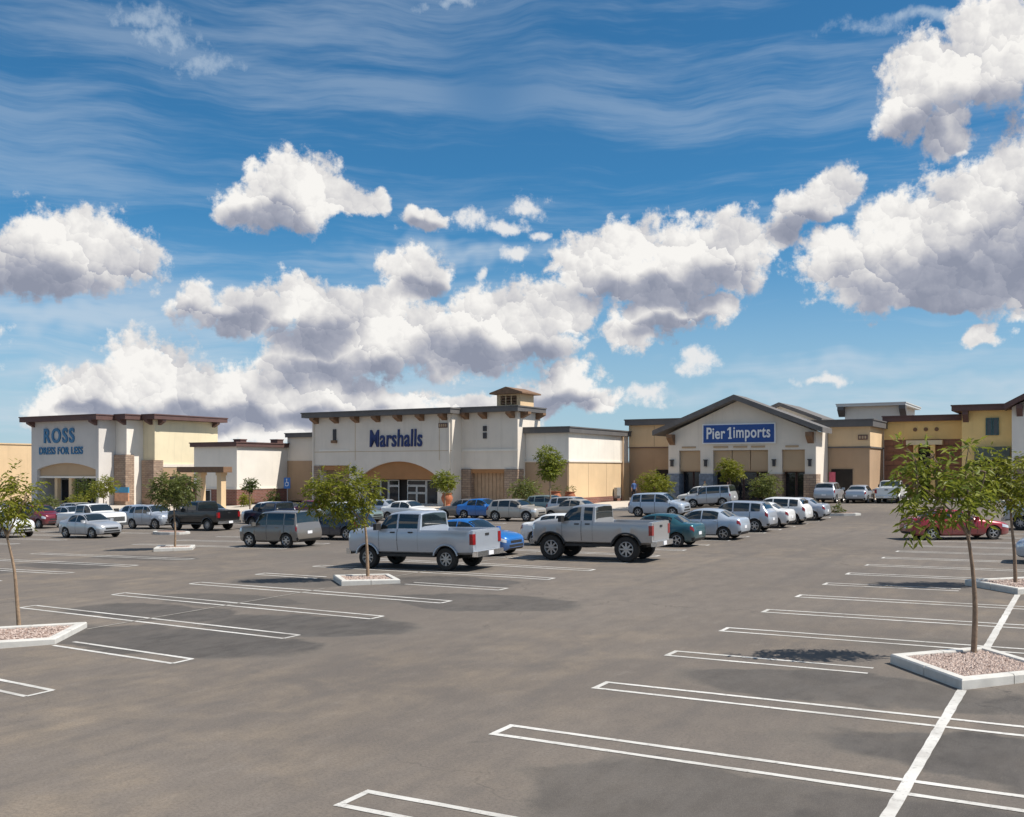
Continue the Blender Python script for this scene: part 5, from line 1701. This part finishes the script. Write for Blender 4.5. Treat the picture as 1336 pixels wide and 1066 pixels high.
vehicle('sport_utility', 'silver sport utility car before the gabled shop entrance', -25.3, 73.4, HL, 'wagon', 3.7, 1.75, 1.62, silver, group=SHOPROW, cat='car')
vehicle('sport_utility', 'white sport utility car half hidden behind the silver one at the entrance', -27.0, 75.9, HL, 'suv', 3.6, 1.7, 1.62, whitep, group=SHOPROW)
HU = pi / 2 - ALPHA
vehicle('sport_utility', 'white sport utility car seen from behind by the red poster', -18.0, 80.0, HU, 'suv', 3.7, 1.70, 1.62, lsilver, group=SHOPROW)
vehicle('sedan', 'pale silver sedan seen from behind between sport utility and white pickup', -15.75, 80.4, HU, 'sedan', 3.8, 1.68, 1.40, lsilver, group=SHOPROW)
vehicle('pickup_truck', 'white pickup seen from behind at the corner of the yellow shop', -13.55, 81.0, HU, 'crew', 4.3, 1.72, 1.72, whitep, .33, group=SHOPROW, cat='pickup', flare=whitep)
vehicle('coupe', 'red coupe seen side on behind the young tree', 0, 0, .02, 'coupe', 4.35, 1.75, 1.34, redp, world_xy=(19.75, 44.5), wheelstyle='sedan')
vehicle('pickup_truck', 'silver pickup behind the red coupe at the right', -1.6, 56.3, HL - .15, 'ext', 4.6, 1.85, 1.80, lsilver, group=None, cat='pickup', flare=lsilver)
vehicle('sedan', 'pale blue sedan whose nose shows at the right picture edge', -.30, 37.9, HL, 'sedan', 4.0, 1.75, 1.42, paleblue)
LEFT = 'cars parked in the left banks of stalls'
vehicle('boxy_wagon', 'bronze grey boxy wagon with dark windows, tail to the lane', -32.75, 34.6, HL + .03, 'wagon', 3.55, 1.8, 1.66, bronze, group=LEFT)
vehicle('hatchback', 'dark navy hatchback behind the spreading tree', -33.1, 39.2, HL, 'suv', 3.7, 1.7, 1.40, navyp, group=LEFT)
vehicle('pickup_truck', 'black crew cab pickup before the pergola', -47.8, 43.7, HL, 'crew', 4.5, 1.85, 1.80, blackp, .36, group=LEFT, cat='pickup', flare=blackp)
vehicle('crossover', 'silver crossover facing right left of the black pickup', -52.9, 44.2, HR, 'suv', 3.5, 1.75, 1.55, lsilver, group=LEFT)
vehicle('sedan', 'silver sedan with its nose to the lane in front of the white pickup', -49.3, 36.8, HR, 'sedan', 3.7, 1.7, 1.38, silver, group=LEFT)
vehicle('pickup_truck', 'white crew cab pickup behind the silver sedan', -54.0, 40.4, HR, 'crew', 4.5, 1.85, 1.78, whitep, .36, group=LEFT, cat='pickup', flare=whitep)
vehicle('sport_utility', 'white sport utility car cut by the left picture edge', -55.5, 35.6, HR, 'suv', 3.7, 1.75, 1.58, whitep, group=LEFT)
vehicle('sport_utility', 'dark red sport utility car behind the leaning young tree', -63.1, 43.0, HR, 'suv', 3.6, 1.75, 1.60, maroon, group=LEFT, detail=False)
vehicle('sedan', 'pale sedan between the dark red car and the white pickup', -64.4, 46.5, HR, 'sedan', 3.8, 1.75, 1.38, lsilver, group=LEFT, detail=False)
vehicle('sedan', 'pale blue sedan behind the white pickup hood', -59.9, 48.8, HR, 'sedan', 3.8, 1.75, 1.38, paleblue, group=LEFT, detail=False)
vehicle('sport_utility', 'white sport utility car behind the black pickup tailgate', -48.8, 50.4, HL, 'suv', 3.7, 1.75, 1.50, whitep, group=LEFT, detail=False)
vehicle('pickup_truck', 'dark blue pickup half hidden behind the boxy wagon', -43.6, 46.0, HL, 'crew', 4.5, 1.85, 1.66, navyp, .36, group=LEFT, cat='pickup', flare=navyp)
FARM = 'cars parked before the arched shop'
vehicle('crossover', 'champagne crossover left of the tall narrow tree', -32.3, 55.8, HR, 'suv', 3.7, 1.75, 1.42, champ, group=FARM)
vehicle('sedan', 'blue sedan right behind the dark sedan with red tail lights', -36.3, 58.3, HR, 'sedan', 3.8, 1.75, 1.38, bluep, group=FARM)
vehicle('sedan', 'dark grey sedan with red tail lights before the slatted gate', -38.0, 58.5, HL, 'sedan', 3.8, 1.75, 1.36, bronze, group=FARM, detail=False)
vehicle('sedan', 'white sedan whose roof shows above the silver crew cab', -40.6, 55.4, HR, 'sedan', 3.9, 1.75, 1.36, whitep, group=FARM, detail=False)
vehicle('sedan', 'grey green sedan behind the spreading tree and the crew cab hood', -42.6, 52.0, HR, 'sedan', 3.9, 1.75, 1.36, dgreen, group=FARM, detail=False)
vehicle('hatchback', 'pale grey hatchback behind the lifted pickup cab', -31.0, 61.4, HR, 'suv', 3.6, 1.7, 1.42, silver, group=FARM, detail=False)
vehicle('sedan', 'blue grey sedan between the silver crossover and the black pickup, further back', -55.2, 51.2, HR, 'sedan', 3.7, 1.7, 1.38, car_paint('slate_paint', (0.16, 0.19, 0.24), .3), group=LEFT, detail=False)
vehicle('crossover', 'champagne crossover furthest back at the left, before the columns', -68.2, 50.0, HR, 'suv', 3.6, 1.75, 1.5, champ, group=LEFT, detail=False)
vehicle('sedan', 'white sedan behind the black pickup bed near the brick base', -45.4, 53.6, HL, 'sedan', 3.8, 1.72, 1.38, whitep, group=LEFT, detail=False)
vehicle('hatchback', 'maroon hatchback behind the dark blue pickup', -49.4, 55.4, HL, 'suv', 3.5, 1.7, 1.42, maroon, group=LEFT, detail=False)
vehicle('sedan', 'pale sedan nearest the arched doorway', -45.6, 58.6, HL, 'sedan', 3.8, 1.72, 1.36, lsilver, group=FARM, detail=False)
vehicle('crossover', 'pale teal crossover right of the tall narrow tree', -34.0, 63.6, HR, 'suv', 3.6, 1.72, 1.45, dgreen, group=FARM, detail=False)
vehicle('sedan', 'pale champagne sedan between minivan and the hatchback row', -29.6, 58.4, HL, 'sedan', 3.7, 1.72, 1.36, champ, group=FARM, detail=False)
